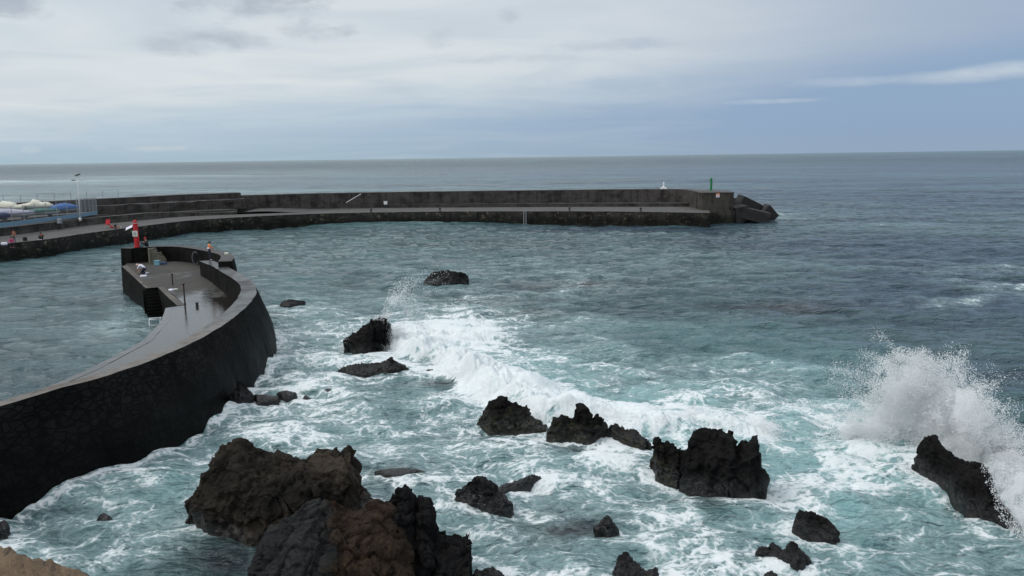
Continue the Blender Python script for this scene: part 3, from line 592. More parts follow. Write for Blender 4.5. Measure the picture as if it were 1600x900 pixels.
# white ladder frame at the foot of the steps
lb = [at(233.5, 507, .15), at(250.5, 505, .15)]; ld = thing('boat_ladder', 'small white metal ladder frame at the foot of the breakwater steps', 'ladder', (lb[0] + lb[1]) / 2)
up = np.array([0, 0, .42]); bk = np.array([-.05, .25, 0])
for q in lb: MB().tube(q - up * 2.6, q + up * .75, .035).tube(q + up * .75, q + up * .95 + bk * 1.2, .035).build('rail', M['white'], ld, smooth=True)
MB().tube(lb[0] + up * .95 + bk * 1.2, lb[1] + up * .95 + bk * 1.2, .035).build('top_bar', M['white'], ld, smooth=True)
for z in (-.5, -.1, .35): MB().tube(lb[0] + (0, 0, z), lb[1] + (0, 0, z), .025).build('rung', M['white'], ld, smooth=True)
# ------------------------------------------------------------------ the long harbour pier (far)
ZQ = 2.3
FE = catmull([*[at(*p, ZQ) for p in ((-900, 500), (-520, 447), (-240, 411), (-110, 395), (0, 382), (75, 373.6), (132, 365), (205, 355.5), (287, 345.5), (356, 340.5), (425, 336.8), (510, 333.6), (600, 331.8), (700, 330.6), (889, 330.2), (1000, 331), (1098, 332.6), (1110, 332.6))]], 1.2)
BLp = [at(*p, ZQ) for p in ((-900, 474), (-520, 424), (-240, 392), (-110, 379.5), (0, 369), (75, 360), (132, 352.5), (190, 347), (240, 342), (287, 338.3), (330, 336.5), (370, 335.2), (400, 334), (480, 331.2), (540, 328), (600, 325.2), (700, 324.2), (900, 323.2), (1093, 323), (1104, 323))]
BL = catmull(BLp, 1.2)
pier = thing('harbour_pier', 'long dark stone harbour pier with a high sea wall stretching across the middle distance', 'pier', (*at(600, 350)[:2], 0))
FB = setz(offset(FE, .45), -1.6); FT = setz(FE, ZQ + .01); FI = setz(offset(FE, -1.0), ZQ + .01); FIB = setz(offset(FE, -1.0), -1.)
loft('quay_wall', [FB, FT, FI, FIB], [M['quay_block'], M['quay_paving']], pier, .03, seed=4, mats=[0, 1, 0, 0])
slab('quay_walkway', [*FE[::3], *BL[::-3]], lambda x, y: ZQ, M['quay_paving'], pier, 3.)
# sea wall: higher left length, then the long right length
WLp = [atY(-900, 372, 70), atY(-520, 347, 89), atY(-240, 330, 108), atY(-110, 323, 118), atY(0, 318, 130), atY(94, 313, 139), atY(200, 308.7, 149), atY(287, 304, 158), atY(376, 301, 164.5)]
WL = setz(catmull(WLp, 1.5), 6.1)
WRp = [atY(376, 305, 164.5), atY(430, 303.3, 167), atY(494, 301.6, 169.5), atY(600, 299.8, 170.5), atY(700, 298.6, 170.5), atY(906, 296.2, 169), atY(1044, 295.3, 166), atY(1094, 296.6, 159.5)]
WR = setz(catmull(WRp, 1.5), 5.5)
for wl, z0 in ((WL, 6.1), (WR, 5.5)):
    a, o = setz(offset(wl, .25), 2.0), setz(offset(wl, -2.6), z0); ob = setz(offset(wl, -4.2), -2)
    loft('sea_wall', [a, wl, o, ob], [M['pier_block'], M['ring_top']], pier, .05, seed=6, mats=[0, 1, 0, 0])
# low stone bench along the foot of the sea wall
iB = [k for k in range(len(BL)) if BL[k][0] > at(597, 325, ZQ)[0]]
bl = BL[iB[0]:]; b0, b1, b2, b3 = setz(bl, ZQ - .2), setz(bl, ZQ + .72), setz(offset(bl, -1.2), ZQ + .75), setz(offset(bl, -1.2), ZQ - .2)
loft('stone_bench', [b0, b1, b2, b3], [M['pier_block'], M['coping']], pier, .04, mats=[0, 1, 0, 0])
# ground behind: closes the gap between walkway and sea wall on the right
kL = [k for k in range(len(BL)) if BL[k][0] < at(384, 334.5, ZQ)[0]]
bf = BL[kL[-1]:]
slab('wall_footing', [*bf[::3], bf[-1] + (2, 0, 0), *[p + (0, .3, 0) for p in WR[::-3]]], lambda x, y: ZQ - .03 + .5 * float(sstep(at(480, 331, ZQ)[0], at(400, 334, ZQ)[0], x)), M['terrace'], pier, 4.)
# left tiers: retaining wall, terrace, second wall
kL = [k for k in range(len(BL)) if BL[k][0] < at(384, 334.5, ZQ)[0]]; rl = BL[:kL[-1]]
hgt = 1.05 * (1 - .6 * sstep(.82, 1, np.linspace(0, 1, len(rl)))) + .1
r0, r1, r2, r3 = setz(rl, ZQ - .2), rl.copy(), offset(rl, -1.5), setz(offset(rl, -1.5), ZQ - .2); r1[:, 2] = ZQ + hgt; r2[:, 2] = ZQ + hgt + .02
loft('retaining_wall', [r0, r1, r2, r3], [M['light_band'], M['terrace']], pier, .06, seed=12, mats=[0, 1, 0, 0])
tl = offset(rl, -4.2); th_ = (1.75 * (1 - .65 * sstep(.55, 1, np.linspace(0, 1, len(rl)))))
t0, t1, t2, t3 = setz(tl, ZQ - .1), tl.copy(), offset(tl, -2.), setz(offset(tl, -2.), ZQ - .1); t1[:, 2] = ZQ + th_; t2[:, 2] = ZQ + th_ + .02
loft('upper_wall', [t0, t1, t2, t3], [M['pier_block'], M['terrace']], pier, .08, seed=15, mats=[0, 1, 0, 0])
slab('lower_terrace', [*offset(rl, -1.4)[::3], *offset(rl, -4.4)[::-3]], lambda x, y: ZQ + .85, M['terrace'], pier, 2.)
ter = slab('upper_terrace', [*offset(rl, -6.)[::3], *WL[::-3]], lambda x, y: 3.95 - .75 * float(sstep(-62, -48, x)), M['yard'], pier, 3.)
# third, ruined tier between the yard and the stepped sea wall
q_ = [k for k in range(len(WL)) if WL[k][0] > -76]; ul = offset(WL[q_[0]:], 3.2)
u0, u1, u2, u3 = setz(ul, 3.0), ul.copy(), offset(ul, -2.4), setz(offset(ul, -2.4), 3.0); u1[:, 2] = 4.9 + .25 * fbm(ul, .3, 3, 5); u2[:, 2] = 5.0
loft('ruined_wall', [u0, u1, u2, u3], [M['pier_block'], M['coping']], pier, .22, seed=21, mats=[0, 1, 0, 0])
# pier head block
hp = [at(1097, 333.5, 2.3), at(1147, 333, 2.3)]; x0h, x1h = atY(1095.5, 333, 148.6)[0], atY(1146.5, 333, 148.)[0]
hb_ = MB(); n_ = 6
base = [(x0h, 148.3), (x1h - .35, 147.6), (x1h, 148.3), (x1h + .1, 155), (x1h - 1.6, 159), (x0h + 1.2, 161), (x0h, 160)]
hb_.prism([(p[0] + (.25 if i in (2, 3) else 0), p[1] - (.2 if i < 3 else 0)) for i, p in enumerate(base)], -1.6, 2.2); hb_.prism(base, 2.2, 5.42)
hbo = hb_.build('pier_head', M['head_block'], pier)
uvl = hbo.data.uv_layers.new(name='UVMap')
for pg in hbo.data.polygons:
    for li in pg.loop_indices:
        v = hbo.data.vertices[hbo.data.loops[li].vertex_index].co; uvl.data[li].uv = (v.x + v.y, v.z)
hl = MB(); hl.prism([(p[0] * 1.0 + (-.06 if p[0] < (x0h + x1h) / 2 else .06), p[1] + (-.06 if p[1] < 152 else .06)) for p in base], 5.42, 5.56); hl.build('head_coping', M['ring_top'], pier)
# boat landing steps, ladder and pale patched stones in the quay face
for px in (497, 512):
    s = MB(); c = at(px, 338, 1.4); 
    for k in range(5): s.box((c[0] + k * .45 - 1, c[1] - .12, .55 + .3 * k), (.5, .7, .3), .25)
    if px == 512: s.build('landing_steps', M['quay_paving'], pier)
def on_face(px, z): # point on the quay face in front of FE
    j = np.argmin([abs(800 + FPX * ((p - O) @ Xc) / ((p - O) @ Fv) - px) for p in FE]); p = FE[j].copy(); t = FE[min(j + 1, len(FE) - 1)] - FE[max(j - 1, 0)]; a = math.atan2(t[1], t[0]); p[2] = z; return p, a
for px in (820,):
    p, a = on_face(px, 1.2); lad = thing('quay_ladder', 'thin metal ladder fixed to the quay face of the far pier', 'ladder', p); n = np.array([math.sin(a), -math.cos(a), 0]); u = np.array([math.cos(a), math.sin(a), 0])
    for q in (-.25, .25): MB().tube(p + n * .55 + u * q - (0, 0, 1.6), p + n * .35 + u * q + (0, 0, 1.5), .05).build('rail', M['grey_metal'], lad)
    for k in range(8): MB().tube(p + n * .5 - u * .25 + (0, 0, -1.2 + .32 * k), p + n * .5 + u * .25 + (0, 0, -1.2 + .32 * k), .03).build('rung', M['grey_metal'], lad)
def bollard(px, lbl):
    p, a = on_face(px, ZQ); p = p + np.array([-math.sin(a), math.cos(a), 0]) * .6
    r = MB().lathe(p, [(.26, 0), (.24, .1), (.17, .18), (.16, .5), (.25, .6), (.27, .68), (.2, .76)], 12).build('bollard', M['dark'], None, p, smooth=True); tag(r, lbl, 'bollard', 'mooring bollards along the far pier')
bollard(577.5, 'black iron bollard on the far quay edge below the leaning pale pole'); bollard(690, 'black iron bollard on the far quay edge above the patch of pale lichened stones')
bollard(889, 'black iron bollard on the far quay just right of the quay ladder'); bollard(1002, 'black iron bollard on the far quay edge closest to the pier head'); bollard(189, 'dark bollard on the quay edge behind the red harbour light')
# yard, its blue wall, fence and lamp post
bwp = [at(*p, 3.98) for p in ((-130, 367), (0, 352.5), (60, 345), (122, 337.2))]; bwl = catmull(bwp, 1.)
bwl2 = np.vstack([bwl, [at(152, 332.5, 3.98)]])
blue = tag(loft('low_blue_wall', [setz(bwl2, 3.7), setz(bwl2, 4.32), setz(offset(bwl2, -.2), 4.32), setz(offset(bwl2, -.2), 3.7)], M['blue_wall'], None, .01), 'low light blue painted wall along the front of the boat yard', 'wall')
def fence(name, pl, zb, h, gap, lbl, meshed=True, wr=.006):
    f = thing(name, lbl, 'fence', pl[0]); arc = np.concatenate([[0], np.cumsum(np.linalg.norm(np.diff(pl[:, :2], axis=0), axis=1))]); L = arc[-1]; n = max(1, round(L / gap)); tops = []
    def pos(s): return np.array([np.interp(s, arc, pl[:, 0]), np.interp(s, arc, pl[:, 1]), zb])
    for k in range(n + 1): q = pos(L * k / n); MB().tube(q, q + (0, 0, h), .045, n=6).build('post', M['mesh_wire'], f)
    if meshed:
        m_ = MB(); z = .55
        while z < h - .05:
            for k in range(n): m_.tube(pos(L * k / n) + (0, 0, z), pos(L * (k + 1) / n) + (0, 0, z), wr, n=3)
            z += .16
        s = 0.
        while s < L: q = pos(s); m_.tube(q + (0, 0, .5), q + (0, 0, h - .05), wr, n=3); s += .16
        m_.build('wire_mesh', M['mesh_wire'], f)
    return f
fl = offset(bwl, -.1); fence('yard_fence', fl, 4.0, 2.6, 2.7, 'thin grey wire fence standing on the low blue wall in front of the covered boats')
e0, e1 = at(122, 337, 3.98), np.array([*WL[np.argmin(np.abs(WL[:, 0] - (at(152, 332.5, 3.98)[0] - 1.)))][:2], 3.98])
fence('side_fence', np.array([bwl2[-2], bwl2[-1]]), 4.0, 2.75, 1.4, 'grey mesh fence panel closing the right end of the boat yard beside the lamp post', True, .013)
wf = offset(WL[:np.argmin(np.abs(WL[:, 0] + 70))], -.6); fence('wall_top_fence', wf[::4], 6.1, 1.35, 2.9, 'thin posts and wires along the top of the left sea wall', False)
lp0 = at(125, 340.5, 3.98); lp0[2] = 3.5; lt = atY(121.5, 279, lp0[1])
lamp = thing('lamp_post', 'tall white lamp post with two arms and a dark top lamp beside the boat yard', 'lamp post', lp0)
MB().tube(lp0, lt, .13, .06, 10).tube(lp0, lp0 + (0, 0, .5), .2, .2, 8).build('pole', M['lamp_metal'], lamp, smooth=True)
MB().tube(lt + (-.75, .1, -.25), lt + (.75, -.1, -.25), .04, n=6).tube(lt, lt + (.0, 0, .45), .05, n=6).build('arm', M['lamp_metal'], lamp)
MB().box(lt + (-.75, .1, -.25), (.5, .3, .14)).build('lamp_head', M['dark'], lamp, bevel=.03); MB().box(lt + (.8, -.1, -.2), (.75, .3, .14), .1).build('lamp_head', M['lamp_metal'], lamp, bevel=.03)
MB().box(lt + (.05, 0, .58), (.75, .42, .16), .15, Matrix.Rotation(-.35, 3, 'Y')).build('top_lamp', M['dark'], lamp, bevel=.04)
ub = at(92.5, 358.5, ZQ); ub[2] = ZQ
cab = thing('utility_cabinet', 'small grey utility cabinet standing against the pale retaining wall', 'cabinet', ub)
MB().box(ub + (0, .3, .45), (.55, .4, .9)).build('plinth', M['dark'], cab, bevel=.02); MB().box(ub + (0, .3, 1.3), (.62, .45, .8)).build('case', M['grey_metal'], cab, bevel=.03); MB().box(ub + (0, .06, 1.3), (.5, .03, .66)).build('door', M['hull_grey'], cab)
# sandstone terrace wall in the bottom left corner
pw0, pw1 = at(-260, 780, 11.55), at(420, 988, 11.55); dirp = (pw1 - pw0)[:2]; dirp /= np.linalg.norm(dirp)
pw = np.array([[*(pw0[:2] + dirp * t), 11.55] for t in np.arange(-1.5, np.linalg.norm((pw1 - pw0)[:2]) + 1.5, .012)])
def terrace_wall():
    n = 60; w = .5; nin = np.array([-dirp[1], dirp[0]]); nin = nin if nin[1] < 0 else -nin
    rows = []
    for z in (-1.5, 8, 11, 11.38, 11.54): rows.append(setz(pw, z))
    for k in range(5): t = k / 4 * math.pi / 2; q = pw.copy(); q[:, :2] += nin * .05 * math.sin(t); q[:, 2] = 11.55 + .05 * math.sin(t); q[:, :2] += nin * 0; rows.append(q)
    for k in range(1, n): q = pw.copy(); q[:, :2] += nin * (.05 + (w - .05) * k / n); rows.append(q)
    q = rows[-1].copy(); q[:, 2] = -1.5; rows.append(q); A = np.array(rows); V = A.reshape(-1, 3)
    sel = V[:, 2] > 11.2; d = np.zeros(len(V)); d[sel] = .014 * fbm(V[sel], 14, 5, 3, .6) + .007 * fbm(V[sel], 60, 3, 9)
    w1, w2 = worley(V[sel], 26., 4); d[sel] -= .010 * np.clip(.42 - w1, 0, 1) * 2.2
    V = V.copy(); V[:, 2] += d; V[:, :2] -= nin * (d * .8)[:, None]
    m, nn = A.shape[:2]; F = [(a * nn + i, a * nn + i + 1, (a + 1) * nn + i + 1, (a + 1) * nn + i) for a in range(m - 1) for i in range(nn - 1)]
    me = bpy.data.meshes.new('sandstone_wall'); me.from_pydata([tuple(p) for p in V], [], F); me.polygons.foreach_set('use_smooth', [True] * len(F))
    bm = bmesh.new(); bm.from_mesh(me); bmesh.ops.recalc_face_normals(bm, faces=bm.faces); bm.to_mesh(me); bm.free()
    mt, nt, bs, _ = nmat('rough_sandstone'); b = NB(nt); g = b.n('ShaderNodeNewGeometry').outputs['Position']
    n1, n2, n3 = b.noise(g, 9, 5, .6), b.noise(g, 38, 6, .7), b.noise(g, 150, 4, .7)
    col = b.mix(b.ss(n1, .35, .65), (.10, .068, .044), (.165, .115, .072)); col = b.mix(b.ss(n2, .52, .68), col, (.045, .032, .026)); col = b.mix(b.ss(n3, .4, .62), col, b.vm('SCALE', col, scale=1.35))
    b.put(bs.inputs['Base Color'], col); bs.inputs['Roughness'].default_value = .9; b.L(b.bump(b.m('ADD', n2, b.m('MULTIPLY', n3, .5)), .7, .012), bs.inputs['Normal'])
    tag(link_mesh('sandstone_wall', me, mt, None, pw0), 'rough orange brown sandstone wall top in the bottom left corner', 'wall')
terrace_wall()
# ------------------------------------------------------------------ rocks
def union_remesh(balls, voxel, rough=True):
    """balls: (centre, radius, (sx, sy, sz)) -> one closed voxel-remeshed surface"""
    bm = bmesh.new()
    for c, r, sc in balls:
        q = bmesh.ops.create_icosphere(bm, subdivisions=1 if rough else 2, radius=r); Rm = Matrix.Rotation(random.uniform(0, 6), 3, 'X') @ Matrix.Rotation(random.uniform(0, 6), 3, 'Z')
        for v in q['verts']:
            p = Rm @ v.co * (random.uniform(.86, 1.16) if rough else 1.); v.co = Vector((p.x * sc[0] + c[0], p.y * sc[1] + c[1], p.z * sc[2] + c[2]))
    me = bpy.data.meshes.new('tmp'); bm.to_mesh(me); bm.free(); o = bpy.data.objects.new('tmp', me); C.objects.link(o)
    md = o.modifiers.new('r', 'REMESH'); md.mode = 'VOXEL'; md.voxel_size = voxel
    dg = bpy.context.evaluated_depsgraph_get(); dg.update(); out = bpy.data.meshes.new_from_object(o.evaluated_get(dg)); bpy.data.objects.remove(o); bpy.data.meshes.remove(me); return out
def get_vn(me):
    n = len(me.vertices); v = np.empty(n * 3); me.vertices.foreach_get('co', v); q = np.empty(n * 3); me.vertex_normals.foreach_get('vector', q); return v.reshape(-1, 3), q.reshape(-1, 3)
ROCKN = [0]; BASES = []
for k_ in range(0, len(OB) - 8, 8):
    if OB[k_][1] > 24: BASES.append((setz(OB[k_:k_ + 1], 0)[0], setz(OB[k_ + 8:k_ + 9], 0)[0], .05))
def rock(outline, base, mat, label, depth=.9, amp=1., group=None, name='rock', back=.3, box=.8, crag=1., cat='rock', zb=-1.1):
    """outline: photo points; base: two photo points of its waterline. The ridge stands on an upright plane set back
    from that line; every column falls from the ridge to the waterline in front and steeply behind"""
    box = 1.15 if mat == 'basalt_wet' else box; ROCKN[0] += 1; sd_ = ROCKN[0] * 13; g = np.random.default_rng(sd_)
    A, B = at(*base[0]), at(*base[1]); u = (B - A) / np.linalg.norm(B - A); n = np.array([u[1], -u[0], 0.])
    if n[1] > 0: n = -n                      # n looks at the camera
    ol = np.array(outline, float); x0, x1 = ol[:, 0].min(), ol[:, 0].max(); Yd = (A[1] + B[1]) / 2; vox = max(.02, Yd * .00135)
    h0 = max(at_plane(p[0], p[1], A, n)[2] for p in outline); A2 = A - n * back * depth * h0
    wd_ = np.linalg.norm(B - A); BASES.append((A, B, min(1.2, .25 * wd_)))
    ns = int(np.clip(wd_ / vox, 10, 320)); T, Fp = [], []; pxs = np.linspace(x0 + .02, x1 - .02, ns); lo, hi_ = [], []
    for px in pxs:
        ys = []
        for i in range(len(ol)):
            a, c = ol[i], ol[(i + 1) % len(ol)]
            if (a[0] > px) != (c[0] > px): ys.append(a[1] + (c[1] - a[1]) * (px - a[0]) / (c[0] - a[0]))
        lo.append(min(ys)); hi_.append(max(ys))
    hc = np.array([max(0., at_plane(px, y, A, n)[2]) for px, y in zip(pxs, lo)]); sb = back * depth * np.sqrt(hc * hc.max()); w_ = max(1, ns // 14); sb = np.convolve(np.pad(sb, w_, mode='edge'), np.ones(2 * w_ + 1) / (2 * w_ + 1), 'valid')
    for px, y0_, y1_, b_ in zip(pxs, lo, hi_, sb):
        t = at_plane(px, y0_, A - n * b_, n); f = at(px, y1_); t[2] = max(t[2], .02)
        if (f - t) @ n < .22 * t[2] + .05: f = t + n * (.22 * t[2] + .05)
        T.append(t); Fp.append(f)
    T, Fp = np.array(T), np.array(Fp); zt = T[:, 2].copy(); size = min(zt.max(), wd_)
    for side, k in ((0, 0), (1, -1)):        # rounded ends that run down under water
        m = 6; o = (T[k] - T[2 if k == 0 else -3]); o[2] = 0; o /= np.linalg.norm(o) + 1e-9; L = .07 * zt[k] + .03
        q = [T[k] + o * L * (1 - math.cos(math.pi / 2 * (j + 1) / m)) * 1.6 for j in range(m)]; qf = [Fp[k] + (q[j] - T[k]) - (Fp[k] - q[j]) * .5 * (j + 1) / m for j in range(m)]; qz = [zt[k] * math.cos(math.pi / 2 * (j + 1) / m) ** .6 - .5 * ((j + 1) / m) ** 2 for j in range(m)]
        for j in range(m): q[j][2] = qf[j][2] = 0
        if k == 0: T, Fp, zt = np.vstack([q[::-1], T]), np.vstack([qf[::-1], Fp]), np.concatenate([qz[::-1], zt])
        else: T, Fp, zt = np.vstack([T, q]), np.vstack([Fp, qf]), np.concatenate([zt, qz])
    T[:, 2] = 0; Fp[:, 2] = 0; nt_ = int(np.clip((zt.max() * 2 + np.linalg.norm(Fp - T, axis=1).max() * 1.6) / vox, 14, 260))
    rows = []; bk = np.maximum(.45 * np.maximum(zt, 0), .15) * depth
    sk = [(.0, zb), (.0, zb * .6), (.0, zb * .3)]
    for j in range(nt_ + 1):
        th = -math.pi / 2 + math.pi * j / nt_; c, si = max(0., math.cos(th)), abs(math.sin(th))
        if th <= 0: P = T - n * (bk * si ** 1.1)[:, None]; z = zt * c ** .9
        else:
            ex = box * (1 + .25 * np.sin(np.arange(len(zt)) / len(zt) * 9 + sd_)); P = T + (Fp - T) * (si ** 1.15); z = zt * c ** ex
        P = P.copy(); P[:, 2] = np.where(zt > 0, z, zt); rows.append(P)
    pre = [rows[0] - n * .25 * abs(d_) + np.array([0, 0, d_]) for _, d_ in sk]; post = [rows[-1] + n * .25 * abs(d_) + np.array([0, 0, d_]) for _, d_ in sk[::-1]]
    R_ = np.array(pre + rows + post); m, nn = R_.shape[:2]; V = R_.reshape(-1, 3)
    i, j = np.meshgrid(np.arange(m - 1), np.arange(nn - 1), indexing='ij'); v = (i * nn + j).ravel(); F = np.stack([v, v + 1, v + nn + 1, v + nn], 1)
    me = bpy.data.meshes.new(name); me.from_pydata([tuple(p) for p in V], [], [tuple(int(q) for q in f) for f in F])
    bm = bmesh.new(); bm.from_mesh(me); bmesh.ops.recalc_face_normals(bm, faces=bm.faces)
    if sum(f.normal.z * f.calc_area() for f in bm.faces) < 0: bmesh.ops.reverse_faces(bm, faces=bm.faces[:])
    bm.to_mesh(me); bm.free(); me.update(); V, Nn = get_vn(me)
    f = 1 / max(size, .3); a = size * amp; local = np.clip((V[:, 2] + .25 * size) / (.5 * size), .25, 1)
    wv = V + .12 * size * np.stack([vnoise(V * f * 2.2, sd_ + k) for k in (1, 2, 3)], 1); fw = V + .06 * size * np.stack([vnoise(V * f * 6, sd_ + k) for k in (4, 5, 6)], 1)
    st = V * np.array([1, 1, .45])           # lava breaks along upright joints
    d = a * .10 * fbm(wv, f * 1.6, 3, sd_, ridged=True) + a * .12 * crag * facets(fw * np.array([1, 1, .6]), f * 2.0, sd_) + a * .06 * crag * facets(fw, f * 4.6, sd_ + 30) + a * .035 * crag * facets(fw, f * 10., sd_ + 60)
    cr = np.abs(fbm(st + .1 * size * np.stack([vnoise(V * f * 4, sd_ + 8)] * 3, 1), f * 2.6, 3, sd_ + 40)); d -= a * .09 * crag * np.clip(.10 - cr, 0, .1) / .1
    d += min(.045, a * .05) * fbm(V, max(4., f * 10), 4, sd_ + 7, .65, True); d -= np.median(d) + a * .015
    V = V + Nn * (d * local)[:, None]
    me.vertices.foreach_set('co', V.ravel()); me.polygons.foreach_set('use_smooth', [True] * len(me.polygons)); me.update()
    o = link_mesh(name, me, M[mat], None, (A + B) / 2); return tag(o, label, cat, group)
RG = 'black rocks standing in the surf'
rock([(290, 794), (291, 779), (310, 759), (329, 720), (344, 700), (376, 692), (388, 700), (409, 708), (442, 715), (479, 717), (495, 701), (515, 698), (551, 703), (555, 730), (560, 758), (581, 771), (590, 789), (560, 830), (480, 850), (396, 858), (336, 846), (305, 822)], ((310, 826), (575, 806)), 'basalt_brown', 'huge brown saddle backed boulder, the largest rock, in the lower left water', 1.0, .6, name='boulder', cat='boulder', back=.35, box=.5)
rock([(390, 905), (409, 846), (416, 829), (452, 807), (465, 791), (495, 786), (522, 789), (538, 802), (568, 796), (588, 789), (614, 798), (631, 816), (642, 850), (650, 905), (640, 990), (420, 990)], ((400, 950), (650, 944)), 'basalt_red', 'grey and rust red boulder at the bottom edge in front of the huge brown boulder', 1.05, .6, name='boulder', cat='boulder', back=.3, box=.5)
rock([(598, 788), (621, 767), (647, 779), (649, 799), (655, 779), (671, 783), (676, 819), (679, 838), (690, 905), (680, 960), (620, 960), (622, 830), (606, 800)], ((600, 925), (690, 920)), 'basalt', 'black twin pointed spire rising from the right side of the rust red boulder', .9, .9, RG)
rock([(676, 838), (697, 839), (710, 834), (735, 840), (732, 859), (722, 869), (728, 890), (736, 915), (736, 960), (670, 960), (672, 880)], ((668, 925), (742, 920)), 'basalt', 'black hook shaped rock at the bottom edge leaning right beside the black spire', .9, .8, RG)
rock([(736, 905), (744, 892), (770, 886), (783, 892), (790, 915), (780, 940), (740, 940)], ((735, 915), (790, 915)), 'basalt', 'low black rock cut by the bottom edge right of the hook shaped rock', .9, .9, RG)
rock([(744, 660), (762, 630), (783, 622), (798, 629), (825, 642), (835, 656), (855, 664), (853, 675), (801, 675), (767, 669)], ((744, 662), (856, 672)), 'basalt_algae', 'humped black rock with olive algae, left end of the rock ridge under the breaking wave', .9, 1., RG)
rock([(853, 683), (860, 664), (879, 649), (897, 654), (899, 641), (911, 635), (923, 654), (945, 662), (947, 682), (933, 691), (919, 691), (879, 683)], ((853, 684), (947, 688)), 'basalt_algae', 'black knob topped rock with olive algae second from the left in the ridge', .9, 1., RG)
rock([(946, 684), (951, 666), (960, 662), (977, 674), (993, 671), (1017, 697), (1006, 704), (977, 696)], ((946, 685), (1017, 703)), 'basalt_algae', 'small jagged black rock in the middle of the ridge left of the notched rock', .9, 1.1, RG)
rock([(1019, 698), (1024, 683), (1047, 697), (1063, 708), (1079, 708), (1086, 748), (1058, 754), (1024, 745), (1020, 711)], ((1018, 738), (1088, 756)), 'basalt_algae', 'notched black rock with algae leaning against the left side of the tall stack', .95, 1., RG)
rock([(1079, 682), (1093, 672), (1118, 671), (1125, 678), (1144, 676), (1150, 696), (1166, 688), (1181, 684), (1179, 720), (1193, 735), (1195, 780), (1172, 787), (1135, 782), (1098, 766), (1082, 748)], ((1080, 765), (1197, 783)), 'basalt', 'tallest black rock stack with a cleft top right of centre', .85, .8, RG, name='rock_stack', box=.62)
rock([(712, 770), (730, 752), (744, 747), (772, 757), (784, 772), (797, 786), (799, 801), (779, 805), (750, 795), (716, 786)], ((714, 788), (800, 800)), 'basalt_wet', 'wet black rock with a rounded top left of centre in the swirling foam', 1., 1., RG)
rock([(776, 768), (785, 757), (806, 752), (833, 741), (844, 745), (826, 757), (800, 766), (785, 771)], ((776, 769), (844, 752)), 'basalt_wet', 'low wet rock trailing up to the right behind the round topped wet rock', 1., 1., RG)
rock([(851, 739), (854, 734), (860, 735), (861, 740)], ((850, 740), (862, 740)), 'basalt_wet', 'tiny black rock tip in the foam right of the low trailing rock', 1., .8, RG)
rock([(931, 824), (942, 813), (950, 807), (958, 814), (967, 824), (966, 838), (950, 841), (936, 834)], ((930, 838), (968, 838)), 'basalt_wet', 'small pointed black rock on the dark water patch at lower centre', 1., .9, RG)
rock([(957, 900), (966, 880), (977, 866), (994, 880), (1010, 890), (1024, 888), (1032, 905), (1020, 930), (960, 930)], ((956, 912), (1032, 912)), 'basalt', 'peaked black rock cut by the bottom edge at lower centre', 1., .9, RG)
rock([(1241, 820), (1250, 798), (1262, 799), (1291, 811), (1310, 830), (1308, 856), (1283, 847), (1250, 830)], ((1242, 832), (1310, 856)), 'basalt', 'smooth black rock with a sloping back below the tall stack at lower right', .9, .8, RG)
rock([(1183, 860), (1207, 846), (1225, 856), (1240, 848), (1264, 871), (1267, 884), (1246, 896), (1217, 880)], ((1184, 870), (1268, 890)), 'basalt', 'two humped black rock near the bottom edge at lower right', .95, .9, RG)
rock([(1194, 905), (1199, 895), (1208, 893), (1215, 899), (1218, 912), (1200, 915)], ((1193, 908), (1218, 908)), 'basalt', 'small black rock tip at the bottom edge below the two humped rock', 1., .9, RG)
rock([(1437, 700), (1441, 683), (1456, 681), (1471, 698), (1489, 712), (1511, 720), (1542, 730), (1550, 752), (1558, 778), (1576, 800), (1590, 818), (1573, 826), (1538, 813), (1507, 795), (1482, 773), (1464, 746), (1455, 722)], ((1446, 748), (1590, 830)), 'basalt', 'long black ridge rock half buried in the big splash at the right', .6, .6, RG, back=.3, box=.6)
rock([(662, 442), (667, 433), (677, 425), (701, 423), (720, 425), (731, 432), (730, 441), (707, 446), (677, 448)], ((662, 443), (731, 443)), 'basalt', 'lone oval black rock farthest out in open water', 1.4, .7, RG)
rock([(434, 481), (440, 472), (453, 468), (476, 470), (474, 477), (451, 482)], ((434, 480), (476, 478)), 'basalt', 'low black rock just right of the curved breakwater', 1.2, .9, RG)
rock([(539, 539), (541, 528), (560, 517), (568, 508), (580, 506), (579, 500), (597, 492), (606, 496), (594, 506), (590, 516), (607, 516), (606, 524), (593, 527), (600, 539), (585, 550), (571, 562), (552, 556)], ((540, 550), (602, 552)), 'basalt', 'craggy black rock with spray bursting over it left of the breaking wave', .9, .9, RG)
rock([(529, 577), (549, 569), (576, 568), (600, 566), (611, 559), (622, 566), (643, 580), (613, 585), (568, 588), (541, 584)], ((529, 580), (643, 583)), 'basalt', 'long flat black rock with one low peak below the craggy rock', 1., .9, RG)
rock([(653, 583), (663, 581), (668, 577), (677, 577), (678, 583)], ((652, 583), (679, 583)), 'basalt', 'tiny black rock tip right of the long flat rock', 1., .7, RG)
rock([(433, 615), (444, 610), (461, 613), (463, 621), (450, 625), (437, 621)], ((433, 620), (463, 621)), 'basalt_wet', 'wide low black rock in the cluster beside the breakwater foot', 1., 1., RG)
rock([(454, 610), (464, 606), (476, 610), (468, 613)], ((454, 611), (476, 611)), 'basalt_wet', 'thin low rock behind the cluster beside the breakwater foot', 1., 1., RG)
rock([(472, 625), (477, 617), (484, 623), (482, 627)], ((471, 625), (485, 625)), 'basalt_wet', 'small pointed rock at the right end of the cluster beside the breakwater foot', 1., .8, RG)
rock([(503, 613), (508, 608), (515, 606), (525, 612), (512, 617)], ((503, 614), (525, 614)), 'basalt_wet', 'small lone rock to the right of the cluster beside the breakwater foot', 1., .9, RG)
